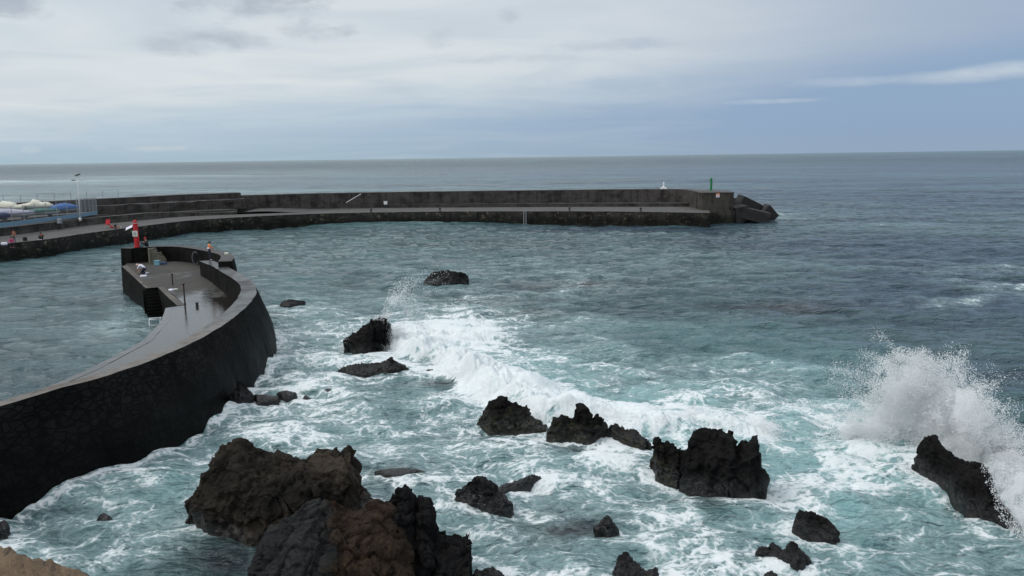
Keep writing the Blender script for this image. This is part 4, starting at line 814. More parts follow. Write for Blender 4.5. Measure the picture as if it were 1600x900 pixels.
rock([(394, 617), (415, 617), (434, 620), (436, 627), (402, 632)], ((392, 626), (437, 626)), 'basalt_wet', 'flat wave washed rock touching the foot of the curved breakwater', 1.3, 1., RG)
rock([(358, 632), (362, 610), (376, 597), (390, 612), (395, 618), (393, 631), (375, 636)], ((360, 632), (394, 630)), 'basalt', 'dark rock piled against the outer foot of the curved breakwater', 1., .9, RG)
rock([(151, 814), (154, 806), (161, 802), (170, 806), (173, 815), (162, 818)], ((151, 815), (173, 815)), 'basalt_wet', 'small round black rock in the foam left of the huge brown boulder', 1., .6, RG)
rock([(-14, 836), (-8, 818), (4, 814), (11, 820), (12, 836)], ((-12, 834), (12, 834)), 'basalt_wet', 'black rock at the left picture edge below the breakwater wall', 1., .9, RG)
rock([(586, 737), (600, 733), (630, 731), (652, 733), (664, 738), (640, 746), (600, 745)], ((584, 741), (668, 742)), 'basalt_wet', 'flat rock barely awash behind the huge brown boulder', 1.3, .5, RG)
rock([(893, 447), (906, 443), (922, 441), (942, 445), (925, 449)], ((893, 446), (942, 446)), 'basalt_wet', 'barely exposed reef rock with white wash, right of the lone oval rock', 1.5, .6, RG)
# concrete blocks off the pier head
def block(c, size, rot, label):
    R = Matrix.Rotation(rot[2], 3, 'Z') @ Matrix.Rotation(rot[1], 3, 'Y') @ Matrix.Rotation(rot[0], 3, 'X')
    bm = bmesh.new(); bmesh.ops.create_cube(bm, size=1); bmesh.ops.scale(bm, vec=size, verts=bm.verts); bmesh.ops.bevel(bm, geom=bm.edges[:], offset=.09, segments=2, affect='EDGES')
    bmesh.ops.subdivide_edges(bm, edges=[e for e in bm.edges if e.calc_length() > .8], cuts=5, use_grid_fill=True); bmesh.ops.rotate(bm, matrix=R, verts=bm.verts)
    me = bpy.data.meshes.new('concrete_block'); bm.to_mesh(me); bm.free(); V, Nn = get_vn(me); V = V + Nn * (.05 * fbm(V + np.array(c), 1.1, 4, 3))[:, None]; me.vertices.foreach_set('co', V.ravel()); me.update()
    o = bpy.data.objects.new('concrete_block', me); C.objects.link(o); o.location = tuple(c); me.materials.append(M['cube']); tag(o, label, 'concrete block', 'concrete blocks at the pier head')
Yb = 150.5
block(atY(1167, 320.5, Yb + 2.5), (3.9, 3.2, 2.5), (.1, .44, .15), 'upper tilted concrete block on top of the heap at the pier head')
block(atY(1178, 336, Yb - 1.2), (5.4, 3.0, 2.1), (.05, .24, -.1), 'long sloping concrete block at the front of the heap at the pier head')
block(atY(1154, 334, Yb - 1.), (2.7, 2.6, 3.0), (.1, -.14, .25), 'upright concrete block touching the pier head wall')
block(atY(1186, 331, Yb + 3.), (2.9, 2.6, 2.2), (.15, .62, .35), 'middle concrete block wedged behind the long sloping block')
block(atY(1199.5, 333.5, Yb + 1.5), (2.9, 2.4, 2.2), (.1, .8, .2), 'outermost diamond tilted concrete block at the end of the heap')
block(atY(1149.5, 320, Yb + 5), (1.8, 2.2, 2.6), (0, .1, .3), 'dark concrete block standing behind the corner of the pier head')
# ------------------------------------------------------------------ harbour lights and small things
L0 = at(214.5, 386.3, ZR + .02)
rl_ = thing('harbour_light', 'red harbour light column with a pale sign on the round breakwater head', 'harbour light', L0)
MB().lathe(L0, [(.30, 0), (.30, .06), (.245, .07), (.235, 2.25), (.22, 2.27)], 20).build('column', M['red'], rl_, smooth=False)
MB().lathe(L0 + (0, 0, 2.27), [(.26, 0), (.26, .06), (.19, .07), (.19, .18), (.24, .19), (.24, .24), (.17, .25), (.14, .42), (.05, .47)], 16).build('lantern', M['red'], rl_)
MB().lathe(L0 + (0, 0, 2.38), [(.205, 0), (.205, .05)], 16).build('lens', M['sign'], rl_)
sg = MB().box(L0 + (.02, -.27, 1.38), (.5, .04, .56)).build('sign_plate', M['sign'], rl_)
def text(body, size, loc, mat, parent, rot=(math.pi / 2, 0, 0)):
    cu = bpy.data.curves.new('lettering', 'FONT'); cu.body = body; cu.size = size; cu.align_x = 'CENTER'; cu.extrude = .004; o = bpy.data.objects.new('tmp', cu); C.objects.link(o); o.rotation_euler = rot; o.location = loc
    dg = bpy.context.evaluated_depsgraph_get(); me = bpy.data.meshes.new_from_object(o.evaluated_get(dg)); me.transform(o.matrix_basis); bpy.data.objects.remove(o); me.name = 'lettering'; return link_mesh('lettering', me, mat, parent)
mk = MB()
for k, (w_, z_) in enumerate(((.2, 1.53), (.3, 1.42), (.26, 1.34), (.3, 1.24))): mk.box(L0 + (.02, -.294, z_), (w_, .008, .035))
mk.build('sign_marks', M['ink'], sg)
MB().box(L0 + (-.62, -.02, 1.98), (.72, .5, .045), .1, Matrix.Rotation(-.42, 3, 'Y') @ Matrix.Rotation(.5, 3, 'X')).build('side_panel', M['white_cloth'], rl_)
MB().tube(L0 + (-.2, 0, 1.95), L0 + (-.6, -.02, 1.97), .03).build('bracket', M['dark'], rl_)
G0 = atY(1111, 296.2, 154.5); G0[2] = 5.56
gl = thing('harbour_light', 'slim green harbour light column on top of the far pier head', 'harbour light', G0)
MB().lathe(G0, [(.26, 0), (.24, .05), (.22, 2.15)], 14).build('column', M['green'], gl); MB().lathe(G0 + (0, 0, 2.15), [(.3, 0), (.3, .05), (.17, .06), (.17, .3), (.05, .38)], 12).build('lantern', M['green'], gl)
MB().box(G0 + (-.42, 0, 2.05), (.5, .06, .06)).box(G0 + (-.6, 0, 1.9), (.06, .06, .3)).build('bracket', M['green'], gl)
Wm = atY(1037, 295.3, 167.5); Wm[2] = 5.5
wm = thing('beacon', 'small white beacon on a stepped base on top of the far sea wall', 'beacon', Wm)
MB().box(Wm + (0, 0, .12), (1.25, .9, .24)).box(Wm + (0, 0, .33), (.8, .7, .2)).build('base', M['white'], wm, bevel=.02); MB().lathe(Wm + (0, 0, .43), [(.2, 0), (.15, .5), (.22, .52), (.22, .62), (.13, .64), (.13, .95), (.04, 1.05)], 12).build('post', M['white'], wm)
Pn = atY(1121.6, 305.5, 147.75)
sp_ = thing('safety_sign', 'small square white sign with an orange top on the face of the pier head', 'sign', Pn)
MB().box(Pn + (0, -.02, -.08), (.62, .05, .5)).build('plate', M['white'], sp_); MB().box(Pn + (0, -.02, .3), (.62, .05, .22)).build('orange_strip', M['orange'], sp_); MB().box(Pn + (0, -.052, -.08), (.2, .012, .2)).build('mark', M['red'], sp_)
pa, pb_ = atY(541, 316.5, 166.5), atY(564, 303., 168.5)
o = MB().tube(pa, pb_, .07).build('pole', M['lamp_metal'], None, pa); tag(o, 'long pale pole leaning diagonally against the far sea wall', 'pole')
bx = atY(602.5, 317.2, 168.6)
o = MB().box(bx, (.7, .4, .6)).box(bx + (0, 0, .33), (.78, .46, .06)).build('meter_box', M['white'], None, bx, bevel=.02); tag(o, 'small white box fixed low on the far sea wall', 'box')
for px, py, h_, lbl in ((270.2, 448.5, .95, 'shorter rusty post on the breakwater deck farther from the camera'), (289., 474.8, 1.55, 'taller rusty post on the breakwater deck at the corner of the step recess')):
    q = at(px, py, ZD + .0); q[2] = zdeck(*q[:2]); o = MB().lathe(q, [(.09, 0), (.09, .05), (.06, .06), (.055, h_ - .12), (.1, h_ - .1), (.1, h_), (.03, h_ + .02)], 10).build('mooring_post', M['rust'], None, q); tag(o, lbl, 'post', 'rusty posts on the breakwater deck')
q = at(308, 478.5, ZD); o = MB().lathe(q, [(.13, 0), (.1, .05), (.09, .2), (.14, .24), (.1, .3)], 12).build('bollard', M['dark'], None, q, smooth=True); tag(o, 'small black bollard on the wet deck of the near breakwater', 'bollard')
def bag(px, py, z, size, mat, label, cat='bag', name='bag'):
    q = at(px, py, z); m_ = MB().box(q + (0, 0, size[2] / 2), size, random.uniform(-.4, .4)); o = m_.build(name, M[mat], None, q, bevel=min(size) * .28, smooth=True); return tag(o, label, cat)
bag(268, 455.5, ZD + .0, (.45, .3, .22), 'white_cloth', 'pale folded cloth bag lying on the deck beside the shorter rusty post'); bag(274.5, 454, ZD, (.35, .25, .16), 'offwhite', 'small cream bundle lying on the deck beside the pale cloth bag', 'bundle', 'bundle')
q = at(246, 416.2, 2.46); bu = thing('cool_box', 'light blue plastic cool box at the foot of the broken stair', 'cool box', q); MB().box(q + (0, 0, .26), (.5, .36, .5)).build('body', M['cyan'], bu, bevel=.05); MB().box(q + (0, 0, .55), (.54, .4, .08)).build('lid', M['cyan'], bu, bevel=.02)
bag(254.5, 415.2, 2.46, (.75, .45, .36), 'bluebag', 'dark blue bag on the deck beside the light blue cool box')
tq = at(306.5, 415.6, 2.46)
ty = MB()
for k in range(20):
    a0, a1 = 2 * math.pi * k / 20, 2 * math.pi * (k + 1) / 20; ty.tube(tq + (.3 * math.cos(a0), 0, .75 + .62 * math.sin(a0)), tq + (.3 * math.cos(a1), .0, .75 + .62 * math.sin(a1)), .075, n=8)
tag(ty.build('tyre_fender', M['grey_cloth'], None, tq, smooth=True), 'grey oval tyre fender hanging inside the round head wall', 'fender')
bag(7, 383, ZQ, (.7, .4, .35), 'white_cloth', 'white bag on the quay edge at the far left beside the person in pink'); bag(39.3, 376.5, ZQ, (.5, .4, .55), 'black_cloth', 'dark rucksack standing on the quay between the two groups of people', 'rucksack', 'rucksack')
bag(354, 390 + 8.2, ZR, (.35, .3, .22), 'offwhite', 'small cream bag on the round wall top behind the person in orange')
# red folding chair on the far quay
q = at(170, 356, ZQ); ch = thing('folding_chair', 'red folding chair facing the harbour on the far quay', 'chair', q)
MB().box(q + (-.1, .1, .95), (.85, .06, .75), -.3, Matrix.Rotation(-.3, 3, 'Z') @ Matrix.Rotation(-.25, 3, 'X')).build('backrest', M['red_cloth'], ch, bevel=.02); MB().box(q + (0, -.2, .52), (.85, .6, .06), -.3).build('seat', M['red_cloth'], ch, bevel=.02)
for sx in (-.4, .4):
    for sy in (-.45, .15): MB().tube(q + (sx, sy, 0), q + (sx * .9, -sy * .5, .6), .025, n=6).build('leg', M['grey_metal'], ch)
# ------------------------------------------------------------------ boats in the yard
def boat(px, py, Y, L, Wd, Hh, hd, label, hull, cover, prof, z0=None, extra=None, cat='boat'):
    q = atY(px, py, Y); q[2] = (3.98 if z0 is None else z0) + .25
    t_ = thing('covered_boat', label, cat, q); cs, sn = math.cos(hd), math.sin(hd)
    def P(x, y, z): return (q[0] + x * cs - y * sn, q[1] + x * sn + y * cs, q[2] + z)
    N = 22; hv, cv = [], []
    for i in range(N + 1):
        t = i / N; bw_ = Wd / 2 * min(1, (.72 + .9 * t)) * (1 - max(0, (t - .45) / .55) ** 2.3) + .015; x = (t - .5) * L; sheer = Hh * (1 + .28 * t * t); keel = .25 + .45 * Hh * max(0, (t - .7) / .3) ** 2
        hv.append([P(x, -bw_, sheer), P(x, -bw_ * .88, keel + (sheer - keel) * .45), P(x, -bw_ * .45, keel + .08), P(x, 0, keel), P(x, bw_ * .45, keel + .08), P(x, bw_ * .88, keel + (sheer - keel) * .45), P(x, bw_, sheer)])
        ch_ = float(np.interp(t, [a for a, _ in prof], [b for _, b in prof])); bb = bw_ * 1.05 + .02
        cv.append([P(x * 1.01, -bb, sheer - .14), P(x * 1.01, -bb, sheer + .03)] + [P(x * 1.01, -bb * math.cos(math.pi * k / 8), sheer + .04 + ch_ * math.sin(math.pi * k / 8) ** .7 + .03 * math.sin(i * 1.9 + k)) for k in range(1, 8)] + [P(x * 1.01, bb, sheer + .03), P(x * 1.01, bb, sheer - .14)])
    for nm, rows, mt in (('hull', hv, hull), ('cover', cv, cover)):
        m = len(rows[0]); vs = [p for r in rows for p in r]; fs = [(i * m + k, i * m + k + 1, (i + 1) * m + k + 1, (i + 1) * m + k) for i in range(N) for k in range(m - 1)] + [(i * m + m - 1, i * m, (i + 1) * m, (i + 1) * m + m - 1) for i in range(N)] + [tuple(range(m - 1, -1, -1)), tuple(N * m + k for k in range(m))]
        MB().add(vs, fs).build(nm, M[mt], t_, smooth=True)
    for x in (-L * .3, L * .25):
        c = P(x, 0, .14); MB().box(c, (.3, Wd * .7, .32), hd).build('cradle', M['dark'], t_)
    return t_
Yb0 = at(0, 350, 3.98)[1]
boat(56, 330, 130, 4.9, 2.0, .75, math.pi + .25, 'cream covered motorboat with a high rounded hump, at the back of the boat yard', 'white', 'offwhite', [(0, .15), (.12, .55), (.2, .6), (.3, .45), (.42, .9), (.55, 1.0), (.62, .5), (.8, .25), (1, .03)], 4.75)
boat(18, 330, 128, 3.6, 1.9, .8, math.pi + .2, 'cream covered boat with a boxy cabin behind the lavender grey boat', 'white', 'offwhite', [(0, .3), (.3, .3), (.36, .75), (.8, .95), (.95, .5), (1, .2)], 4.6)
boat(22, 342, 122.5, 5.6, 2.2, .8, .28, 'long boat under a lavender grey cover at the left of the boat yard', 'hull_grey', 'lav', [(0, .3), (.2, .75), (.45, .65), (.7, .35), (1, .02)], 4.0)
boat(62, 340, 127, 6.0, 1.9, .78, .25, 'pale grey open hull with a dark green cover amidships', 'hull_grey', 'teal_cover', [(0, .1), (.2, .25), (.5, .42), (.7, .3), (1, .02)], 4.0)
boat(101, 334, 131, 4.4, 1.8, .7, .3, 'boat under a bright blue tarpaulin beside the lamp post', 'hull_grey', 'blue_tarp', [(0, .25), (.3, .75), (.55, .85), (.8, .5), (1, .1)], 4.25)
boat(-2, 344, 118.5, 3.2, 1.7, .7, .2, 'small boat under a navy blue cover at the far left edge', 'navy', 'navy', [(0, .2), (.4, .45), (.8, .35), (1, .05)], 4.0)
# ------------------------------------------------------------------ people
def person(loc, yaw, J, mats, label, scale=1., kids=()):
    """one continuous skinned body; J: joints; mats: skin, top, legs, shoes"""
    hand = {}
    E_, Rr, names = [], {}, {}
    rads = dict(pelvis=.135, waist=.125, chest=.15, neck=.056, head=.088, crown=.082, hipL=.1, hipR=.1, kneeL=.066, kneeR=.066, ankL=.045, ankR=.045, toeL=.04, toeR=.04, shL=.075, shR=.075, elL=.047, elR=.047, wrL=.032, wrR=.032, paL=.034, paR=.034)
    J = {k: Vector(v) for k, v in J.items()}; J['waist'] = J['pelvis'].lerp(J['chest'], .5)
    edges = [('pelvis', 'waist'), ('waist', 'chest'), ('chest', 'neck'), ('neck', 'head'), ('head', 'crown')]
    for s in 'LR':
        edges += [('pelvis', 'hip' + s), ('hip' + s, 'knee' + s), ('knee' + s, 'ank' + s), ('ank' + s, 'toe' + s), ('chest', 'sh' + s), ('sh' + s, 'el' + s), ('el' + s, 'wr' + s), ('wr' + s, 'pa' + s)]
        w, e = J['wr' + s], J['el' + s]; dv = (w - e).normalized(); J['pa' + s] = w + dv * .07; sd = dv.orthogonal().normalized()
        for k in range(4): J[f'f{k}{s}'] = w + dv * (.15 + .012 * (1 - abs(k - 1.5))) + sd * (.028 * (k - 1.5)); rads[f'f{k}{s}'] = .009; edges.append(('pa' + s, f'f{k}{s}'))
        J['t' + s] = w + dv * .075 + sd * .06; rads['t' + s] = .01; edges.append(('pa' + s, 't' + s))
    nm = list(J); ix = {n: i for i, n in enumerate(nm)}
    me = bpy.data.meshes.new('tmp'); me.from_pydata([J[n] for n in nm], [(ix[a], ix[b]) for a, b in edges], []); o = bpy.data.objects.new('tmp', me); C.objects.link(o)
    md = o.modifiers.new('s', 'SKIN'); me.skin_vertices.new() if not me.skin_vertices else None
    for n, i in ix.items(): sv = me.skin_vertices[0].data[i]; sv.radius = (rads[n], rads[n] * (.75 if n in ('chest', 'waist', 'pelvis') else 1)); sv.use_root = n == 'pelvis'
    o.modifiers.new('u', 'SUBSURF').levels = 2
    dg = bpy.context.evaluated_depsgraph_get(); dg.update(); out = bpy.data.meshes.new_from_object(o.evaluated_get(dg)); bpy.data.objects.remove(o); out.name = 'person'
    def region(a, b):
        if 'toe' in b: return 3
        if b in ('head', 'crown', 'neck') or b[:2] in ('pa', 'wr') and mats.get('bare') or b[:2] == 'pa' or b[0] in 'ft' and b not in ('toeL', 'toeR'): return 0
        if b[:3] in ('hip', 'kne', 'ank'): return 2
        return 1
    segs = [(J[a], J[b], region(a, b)) for a, b in edges]
    A = np.array([s[0] for s in segs]); B = np.array([s[1] for s in segs]); reg = np.array([s[2] for s in segs]); cen = np.array([p.center for p in out.polygons]); D = B - A
    t = np.clip(((cen[:, None] - A) * D).sum(2) / ((D * D).sum(1) + 1e-9), 0, 1); dd = np.linalg.norm(cen[:, None] - A - t[..., None] * D, axis=2); out.polygons.foreach_set('material_index', reg[dd.argmin(1)].astype(np.int32)); out.polygons.foreach_set('use_smooth', [True] * len(out.polygons))
    # the face: nose, brow hollows
    hd = J['head'].lerp(J['crown'], .4); up = (J['crown'] - J['neck']).normalized(); fw = Vector(mats.get('face', (0, 1, 0))).normalized()
    for v in out.vertices:
        r = v.co - hd
        if r.length < .13 and r.dot(fw) > .04:
            s_ = abs(r.dot(fw.cross(up))); h_ = r.dot(up)
            if s_ < .022 and -.04 < h_ < .02: v.co += fw * .022
            elif .02 < s_ < .055 and .0 < h_ < .04: v.co -= fw * .008
    T = Matrix.Translation(Vector([float(c) for c in loc])) @ Matrix.Rotation(yaw, 4, 'Z') @ Matrix.Scale(scale, 4); out.transform(T)
    for m_ in ('skin', 'top', 'legs', 'shoes'): out.materials.append(M[mats[m_]])
    ob = bpy.data.objects.new('person', out); C.objects.link(ob); out.transform(Matrix.Translation(-Vector([float(c) for c in loc]))); ob.location = tuple(float(c) for c in loc); tag(ob, label, 'person')
    if mats.get('hair'):
        hm = MB().ball((0, 0, 0), 1, (1, 1, 1), 14, 9); c = J['head'].lerp(J['crown'], .55) - fw * .018 + up * .022
        hm.v = [tuple(T @ (c + Vector((x * .106, y * .112, max(z, -.45) * .112)))) for x, y, z in hm.v]; hm.build(mats.get('hairname', 'hair'), M[mats['hair']], ob, smooth=True)
    for nm_, bld, mt in kids:
        k = MB(); bld(k); k.v = [tuple(T @ Vector(p)) for p in k.v]; k.build(nm_, M[mt], ob, smooth=True)
    return ob
STAND = dict(pelvis=(0, 0, .95), chest=(0, .01, 1.3), neck=(0, .03, 1.47), head=(0, .07, 1.57), crown=(0, .08, 1.68), hipL=(-.1, 0, .9), hipR=(.1, 0, .9), kneeL=(-.11, .03, .5), kneeR=(.12, .02, .5), ankL=(-.12, -.02, .09), ankR=(.13, -.03, .09), toeL=(-.14, .14, .04), toeR=(.16, .13, .04), shL=(-.19, 0, 1.39), shR=(.19, 0, 1.39), elL=(-.25, .08, 1.12), elR=(.25, .08, 1.12), wrL=(-.1, .3, 1.12), wrR=(.12, .3, 1.1))
SIT = dict(pelvis=(0, 0, .12), chest=(0, .08, .48), neck=(0, .12, .64), head=(0, .17, .73), crown=(0, .19, .84), hipL=(-.1, .03, .12), hipR=(.1, .03, .12), kneeL=(-.13, .45, .14), kneeR=(.13, .45, .14), ankL=(-.13, .5, -.3), ankR=(.13, .5, -.3), toeL=(-.14, .64, -.36), toeR=(.14, .64, -.36), shL=(-.19, .06, .57), shR=(.19, .06, .57), elL=(-.25, .15, .32), elR=(.25, .15, .32), wrL=(-.12, .36, .26), wrR=(.12, .36, .26))
SITG = dict(SIT, kneeL=(-.2, .34, .42), kneeR=(.2, .34, .42), ankL=(-.14, .6, .08), ankR=(.14, .6, .08), toeL=(-.14, .75, .04), toeR=(.14, .75, .04), elL=(-.3, .2, .36), elR=(.3, .2, .36), wrL=(-.2, .4, .46), wrR=(.2, .4, .46))
KNEEL = dict(pelvis=(0, -.1, .42), chest=(0, .2, .68), neck=(0, .36, .72), head=(0, .46, .70), crown=(0, .57, .68), hipL=(-.1, -.08, .4), hipR=(.1, -.08, .4), kneeL=(-.14, .22, .08), kneeR=(.14, .26, .1), ankL=(-.13, -.2, .06), ankR=(.14, -.18, .06), toeL=(-.13, -.36, .05), toeR=(.14, -.34, .05), shL=(-.18, .26, .68), shR=(.18, .26, .68), elL=(-.24, .4, .42), elR=(.24, .42, .42), wrL=(-.12, .5, .2), wrR=(.12, .52, .2))
LIE = dict(pelvis=(0, 0, .14), chest=(0, -.36, .26), neck=(0, -.5, .4), head=(0, -.56, .5), crown=(0, -.6, .6), hipL=(-.1, .05, .12), hipR=(.1, .05, .12), kneeL=(-.13, .45, .24), kneeR=(.13, .45, .13), ankL=(-.13, .85, .07), ankR=(.13, .88, .07), toeL=(-.14, .93, .16), toeR=(.14, .96, .16), shL=(-.19, -.38, .34), shR=(.19, -.38, .34), elL=(-.27, -.5, .1), elR=(.27, -.5, .1), wrL=(-.25, -.28, .05), wrR=(.25, -.28, .05))
STAND_D = dict(STAND, elL=(-.26, -.02, 1.1), elR=(.26, -.02, 1.1), wrL=(-.26, .06, .86), wrR=(.26, .06, .86))
def belt(k): k.lathe((0, .005, 1.06), [(.175, 0), (.178, .02), (.178, .09), (.17, .11)], 18)
def rod(k): k.tube((.1, .38, 1.1), (.5, 2.6, 2.3), .012, .005, 6)
def cap(k): k.ball((0, .11, 1.69), .1, (1, 1.05, .55)); k.box((0, .23, 1.675), (.15, .14, .02))
pf = at(328.3, 406.8, ZP + .01)
person(pf, -.9, STAND, dict(skin='skin', top='orange', legs='navy_cloth', shoes='white_cloth', hair='hair'), 'person in an orange top and dark trousers standing on the end of the parapet', 1., (('waist_band', belt, 'white_cloth'),))
pf = at(228.4, 386.6, ZR + .02)
person(pf + (0, .3, 0), 2.6, SITG, dict(skin='skin', top='black_cloth', legs='navy_cloth', shoes='black_cloth', hair='red_cloth', hairname='cap'), 'person in dark clothes and a red cap sitting beside the red harbour light', 1.12)
pf = at(226, 433, ZD + .18); pf[2] = zdeck(*pf[:2]) + .01
person(pf, 1.45, KNEEL, dict(skin='skin', top='white_cloth', legs='navy_cloth', shoes='white_cloth', hair='greyhair', hairname='cap', bare=True, face=(0, .7, -.7)), 'person in a white shirt kneeling and bending over the breakwater quay edge', 1.15)
bag(224.5, 433.2, ZD + .36, (.55, .35, .2), 'white_cloth', 'white bag on the deck in front of the kneeling person')
pf = at(18.5, 381.5, ZQ + .02); pf2 = pf.copy()
person(pf, math.pi + .5, SIT, dict(skin='skin', top='pink_cloth', legs='black_cloth', shoes='skin', hair='hair'), 'person in a bright pink top sitting on the far quay edge with legs hanging over', 1.1)
pf = at(23, 379., ZQ + .02)
person(pf, math.pi - .3, STAND_D, dict(skin='tan', top='tan', legs='grey_cloth', shoes='black_cloth', hair='hair', bare=True), 'bare chested person in grey shorts standing behind the person in pink', 1.)
pf = at(65.5, 374.4, ZQ + .02)
person(pf, math.pi + .2, SITG, dict(skin='skin', top='black_cloth', legs='black_cloth', shoes='white_cloth', hair='hair'), 'person in black with a red collar sitting on the far quay edge', 1.1, (('collar', lambda k: k.lathe((0, .1, .545), [(.15, 0), (.12, .06), (.08, .08)], 14), 'red_cloth'),))
pf = at(178, 356.5, ZQ + .02)
person(pf, -1.2, LIE, dict(skin='tan', top='red_cloth', legs='tan', shoes='white_cloth', hair='hair', bare=True), 'person in a red top lying on the far quay beside the red chair', 1.1)
# ------------------------------------------------------------------ spray and broken water
def spray_mat():
    m, nt, bs, out = nmat('spray_drops'); b = NB(nt); bs.inputs['Base Color'].default_value = (.95, .96, .965, 1); bs.inputs['Roughness'].default_value = .5
    tr = b.n('ShaderNodeBsdfTranslucent'); tr.inputs[0].default_value = (.95, .96, .965, 1); mx = b.n('ShaderNodeMixShader'); mx.inputs[0].default_value = .45; b.L(bs.outputs[0], mx.inputs[1]); b.L(tr.outputs[0], mx.inputs[2]); b.L(mx.outputs[0], out.inputs['Surface']); return m
M['spray'] = spray_mat()
def mist_mat(dens):
    m, nt, bs, out = nmat('fine_spray'); nt.nodes.remove(bs); b = NB(nt); v = b.n('ShaderNodeVolumePrincipled'); v.inputs['Color'].default_value = (1, 1, 1, 1); v.inputs['Density'].default_value = dens; v.inputs['Anisotropy'].default_value = -.2; b.L(v.outputs[0], out.inputs['Volume']); return m
OCT = np.array([(1, 0, 0), (-1, 0, 0), (0, 1, 0), (0, -1, 0), (0, 0, 1), (0, 0, -1)], float); OF = np.array([(0, 2, 4), (2, 1, 4), (1, 3, 4), (3, 0, 4), (2, 0, 5), (1, 2, 5), (3, 1, 5), (0, 3, 5)])
def drops(name, P, R, mat, **k):
    n = len(P); V = P[:, None] + OCT[None] * (R[:, None] * rng.uniform(.6, 1.4, (n, 3)))[:, None]; F = (OF[None] + 6 * np.arange(n)[:, None, None]).reshape(-1, 3); me = bpy.data.meshes.new(name)
    me.vertices.add(n * 6); me.vertices.foreach_set('co', V.ravel()); me.loops.add(F.size); me.loops.foreach_set('vertex_index', F.ravel().astype(np.int32)); me.polygons.add(len(F)); me.polygons.foreach_set('loop_start', np.arange(0, F.size, 3)); me.polygons.foreach_set('loop_total', np.full(len(F), 3)); me.polygons.foreach_set('use_smooth', np.ones(len(F), bool)); me.update(); me.validate()
    return tag(link_mesh(name, me, mat), **k)
def cloud(puffs, clump=.9, thr=-.1, seed=1):
    """puffs: centre, radius (3), count, drop size -> points thinned by a 3-D noise into clots and strings"""
    P, R = [], []
    for c, r, n, sz in puffs:
        u = rng.normal(size=(n, 3)); u /= np.linalg.norm(u, axis=1)[:, None]; p = np.asarray(c) + u * (rng.random(n) ** .55 * 1.12)[:, None] * np.asarray(r)
        P.append(p); R.append(sz * np.exp(rng.normal(0, .36, n)))
    P, R = np.vstack(P), np.concatenate(R); k = (fbm(P, 1.5 * clump, 4, seed) + .5 * fbm(P, 5., 2, seed + 3) > thr) & (P[:, 2] > -.1); return P[k], R[k]
def Ys(px): return float(np.interp(px, [1300, 1440, 1600, 1700], [33.5, 33.2, 28., 25.]))
def pw_(px, py, rp, dy=0): Y = Ys(px) + dy; return atY(px, py, Y), rp * Y / FPX
big = [(1505, 715, 62), (1450, 680, 62), (1415, 640, 55), (1400, 598, 36), (1432, 588, 36), (1475, 612, 46), (1515, 650, 48), (1535, 700, 50), (1578, 742, 52), (1372, 690, 55), (1342, 708, 42), (1388, 738, 34), (1565, 772, 36), (1600, 765, 56), (1625, 800, 52), (1590, 790, 30), (1612, 825, 30), (1330, 665, 26), (1465, 650, 52)]
pf_ = []; balls = []
for px, py, r in big:
    c, rr_ = pw_(px, py, r, rng.uniform(-.3, .8)); pf_.append((c, (rr_, rr_ * .9, rr_), int(125 * r * r / 36), .0125)); pf_.append((c - (0, rr_ * .75, 0), (rr_ * .9, rr_ * .35, rr_ * .9), int(70 * r * r / 36), .012)); balls.append((c, rr_ * .68, (1, .85, 1)))
for px, py, r in ((1566, 762, 26), (1580, 790, 26), (1596, 812, 26), (1590, 760, 36), (1552, 735, 18), (1600, 790, 40), (1615, 835, 30)):   # water pouring over the rock
    c, rr_ = pw_(px, py, r, -3.2); pf_.append((c, (rr_, rr_ * .7, rr_), int(80 * r * r / 36), .013)); balls.append((c, rr_ * .62, (1, .8, 1)))
for px, py, r, n in ((1388, 566, 16, 500), (1410, 560, 16, 600), (1440, 562, 18, 700), (1470, 575, 22, 700), (1500, 592, 26, 800), (1530, 615, 26, 700), (1552, 640, 24, 600), (1556, 672, 22, 500), (1490, 560, 22, 160), (1540, 590, 24, 160), (1575, 640, 22, 140), (1370, 580, 14, 160), (1365, 620, 26, 500), (1340, 650, 36, 600), (1310, 690, 40, 700), (1325, 730, 30, 500), (1380, 765, 24, 400), (1590, 690, 24, 350), (1455, 690, 26, 900), (1480, 705, 22, 900), (1520, 722, 26, 1100), (1545, 760, 22, 900), (1570, 795, 20, 700)):
    c, rr_ = pw_(px, py, r, -.6 if py > 686 and px > 1440 else 0); pf_.append((c, (rr_, rr_, rr_ * 1.15), int(n * 3.0), .012))
P, R = cloud(pf_, 1., -.12, 5)
J_, JR = [], []
for k in range(130):                         # jets thrown up and out from where the wave meets the rock
    px0 = rng.uniform(1390, 1560); src, _ = pw_(px0, np.interp(px0, [1390, 1440, 1560], [700, 660, 740]), 0, rng.uniform(-.3, .8)); ang = np.interp(px0, [1390, 1470, 1560], [2.1, 1.6, 1.15]) + rng.normal(0, .22); sp = rng.uniform(5.2, 8.6) * (1.0 if px0 < 1500 else .75)
    m = int(rng.uniform(260, 620)); t = rng.uniform(.12, .95, m) ** .8 * sp / 9.8 * 1.05; v = np.array([math.cos(ang), rng.normal(0, .18), math.sin(ang)]) * sp
    q = src + v * t[:, None] + np.array([0, 0, -4.9]) * (t ** 2)[:, None] + rng.normal(0, .045, (m, 3)) * (1 + 3.2 * t)[:, None]; ok = q[:, 2] > 0
    J_.append(q[ok]); JR.append((.0115 * np.exp(rng.normal(0, .36, m)))[ok])
P, R = np.vstack([P] + J_), np.concatenate([R] + JR)
drops('splash_spray', P, R, M['spray'], label='big white burst of spray over the rock at the right', cat='spray', kind='stuff')
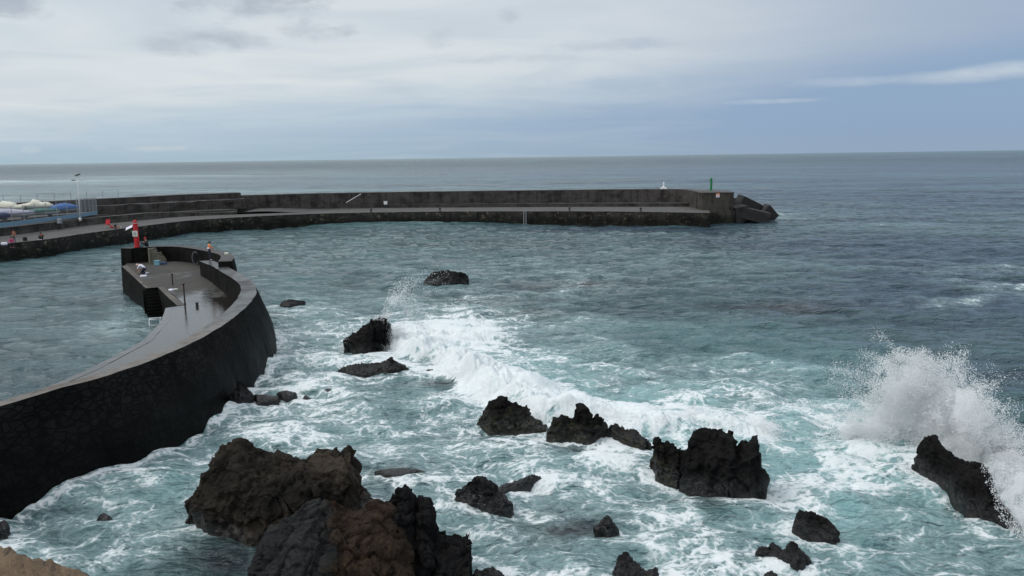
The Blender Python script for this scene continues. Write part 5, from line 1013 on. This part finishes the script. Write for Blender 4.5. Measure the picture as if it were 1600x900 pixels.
def mist(name, balls, vox, dens, amp, lbl, seed):
    me = union_remesh(balls, vox, False); V, Nn = get_vn(me); V = V + Nn * (amp * fbm(V, 1.1, 5, seed, .6) + amp * .5 * fbm(V, 3.5, 3, seed + 3))[:, None]; me.vertices.foreach_set('co', V.ravel()); me.update(); me.name = name
    return tag(link_mesh(name, me, mist_mat(dens)), lbl, 'mist', None, 'stuff')
mist('splash_mist', balls, .14, 1.5, .7, 'dense white mist inside the big splash at the right', 5)
# broken crest of the wave behind the rock ridge
pf_ = []; balls = []
for px, py, r, z in ((610, 535, 13, .5), (640, 532, 14, .5), (665, 548, 15, .55), (690, 560, 16, .6), (715, 575, 17, .6), (742, 590, 18, .6), (770, 602, 20, .6), (800, 615, 22, .65), (830, 625, 24, .65), (858, 634, 24, .6), (888, 642, 21, .6), (920, 645, 21, .7), (945, 640, 19, .7), (970, 650, 19, .6), (1000, 652, 18, .6), (1035, 655, 17, .6), (1060, 645, 18, .7), (1085, 640, 18, .7), (1110, 652, 19, .6), (1145, 655, 20, .6), (1180, 652, 18, .6), (1205, 660, 15, .5), (690, 524, 12, .5), (720, 524, 12, .5), (748, 532, 11, .45)):
    c = at(px, py + 6, z * .6); Yd = c[1]; rr_ = r * Yd / FPX; pf_.append((c, (rr_ * 1.2, rr_ * 1.5, rr_ * .8), int(r * r * (5. if px < 905 else 3.)), .016)); balls.append((c, rr_ * (.95 if px < 905 else .72), (1.2, 1.5, .62)))
P, R = cloud(pf_, .9, -.05, 15); drops('crest_spray', P, R, M['spray'], label='white spray along the broken wave crest behind the rock ridge', cat='spray', kind='stuff')
mist('crest_mist', balls, .16, 1.6, .3, 'soft white mist along the broken wave crest', 25)
# burst over the craggy rock
pf_ = []
for px, py, r, n in ((600, 505, 10, 1500), (608, 492, 13, 1600), (615, 478, 15, 1200), (622, 465, 18, 900), (634, 452, 20, 600), (652, 440, 22, 380), (625, 515, 16, 1800), (640, 528, 16, 2000), (610, 530, 14, 2000), (590, 500, 8, 500), (545, 535, 9, 700), (535, 545, 8, 600), (685, 436, 20, 140), (640, 490, 20, 700), (660, 510, 16, 900)):
    Y = 51.5; pf_.append((atY(px, py, Y), np.array((1, .9, 1.)) * r * Y / FPX, n, .0145))
P, R = cloud(pf_, .7, -.1, 19); drops('rock_spray', P, R, M['spray'], label='fine spray bursting above the craggy rock left of the wave', cat='spray', kind='stuff')
mist('rock_mist', [(atY(px, py, 52.), r * 52 / FPX, (1.1, .9, .8)) for px, py, r in ((605, 530, 13), (625, 525, 16), (645, 532, 15), (612, 512, 11))], .18, 1.0, .3, 'soft mist of broken water right of the craggy rock', 33)
# ------------------------------------------------------------------ the sea, last, so that it can wash round what stands in it
sea = tag(link_mesh('sea', build_sea(), sea_mat()), kind='structure')
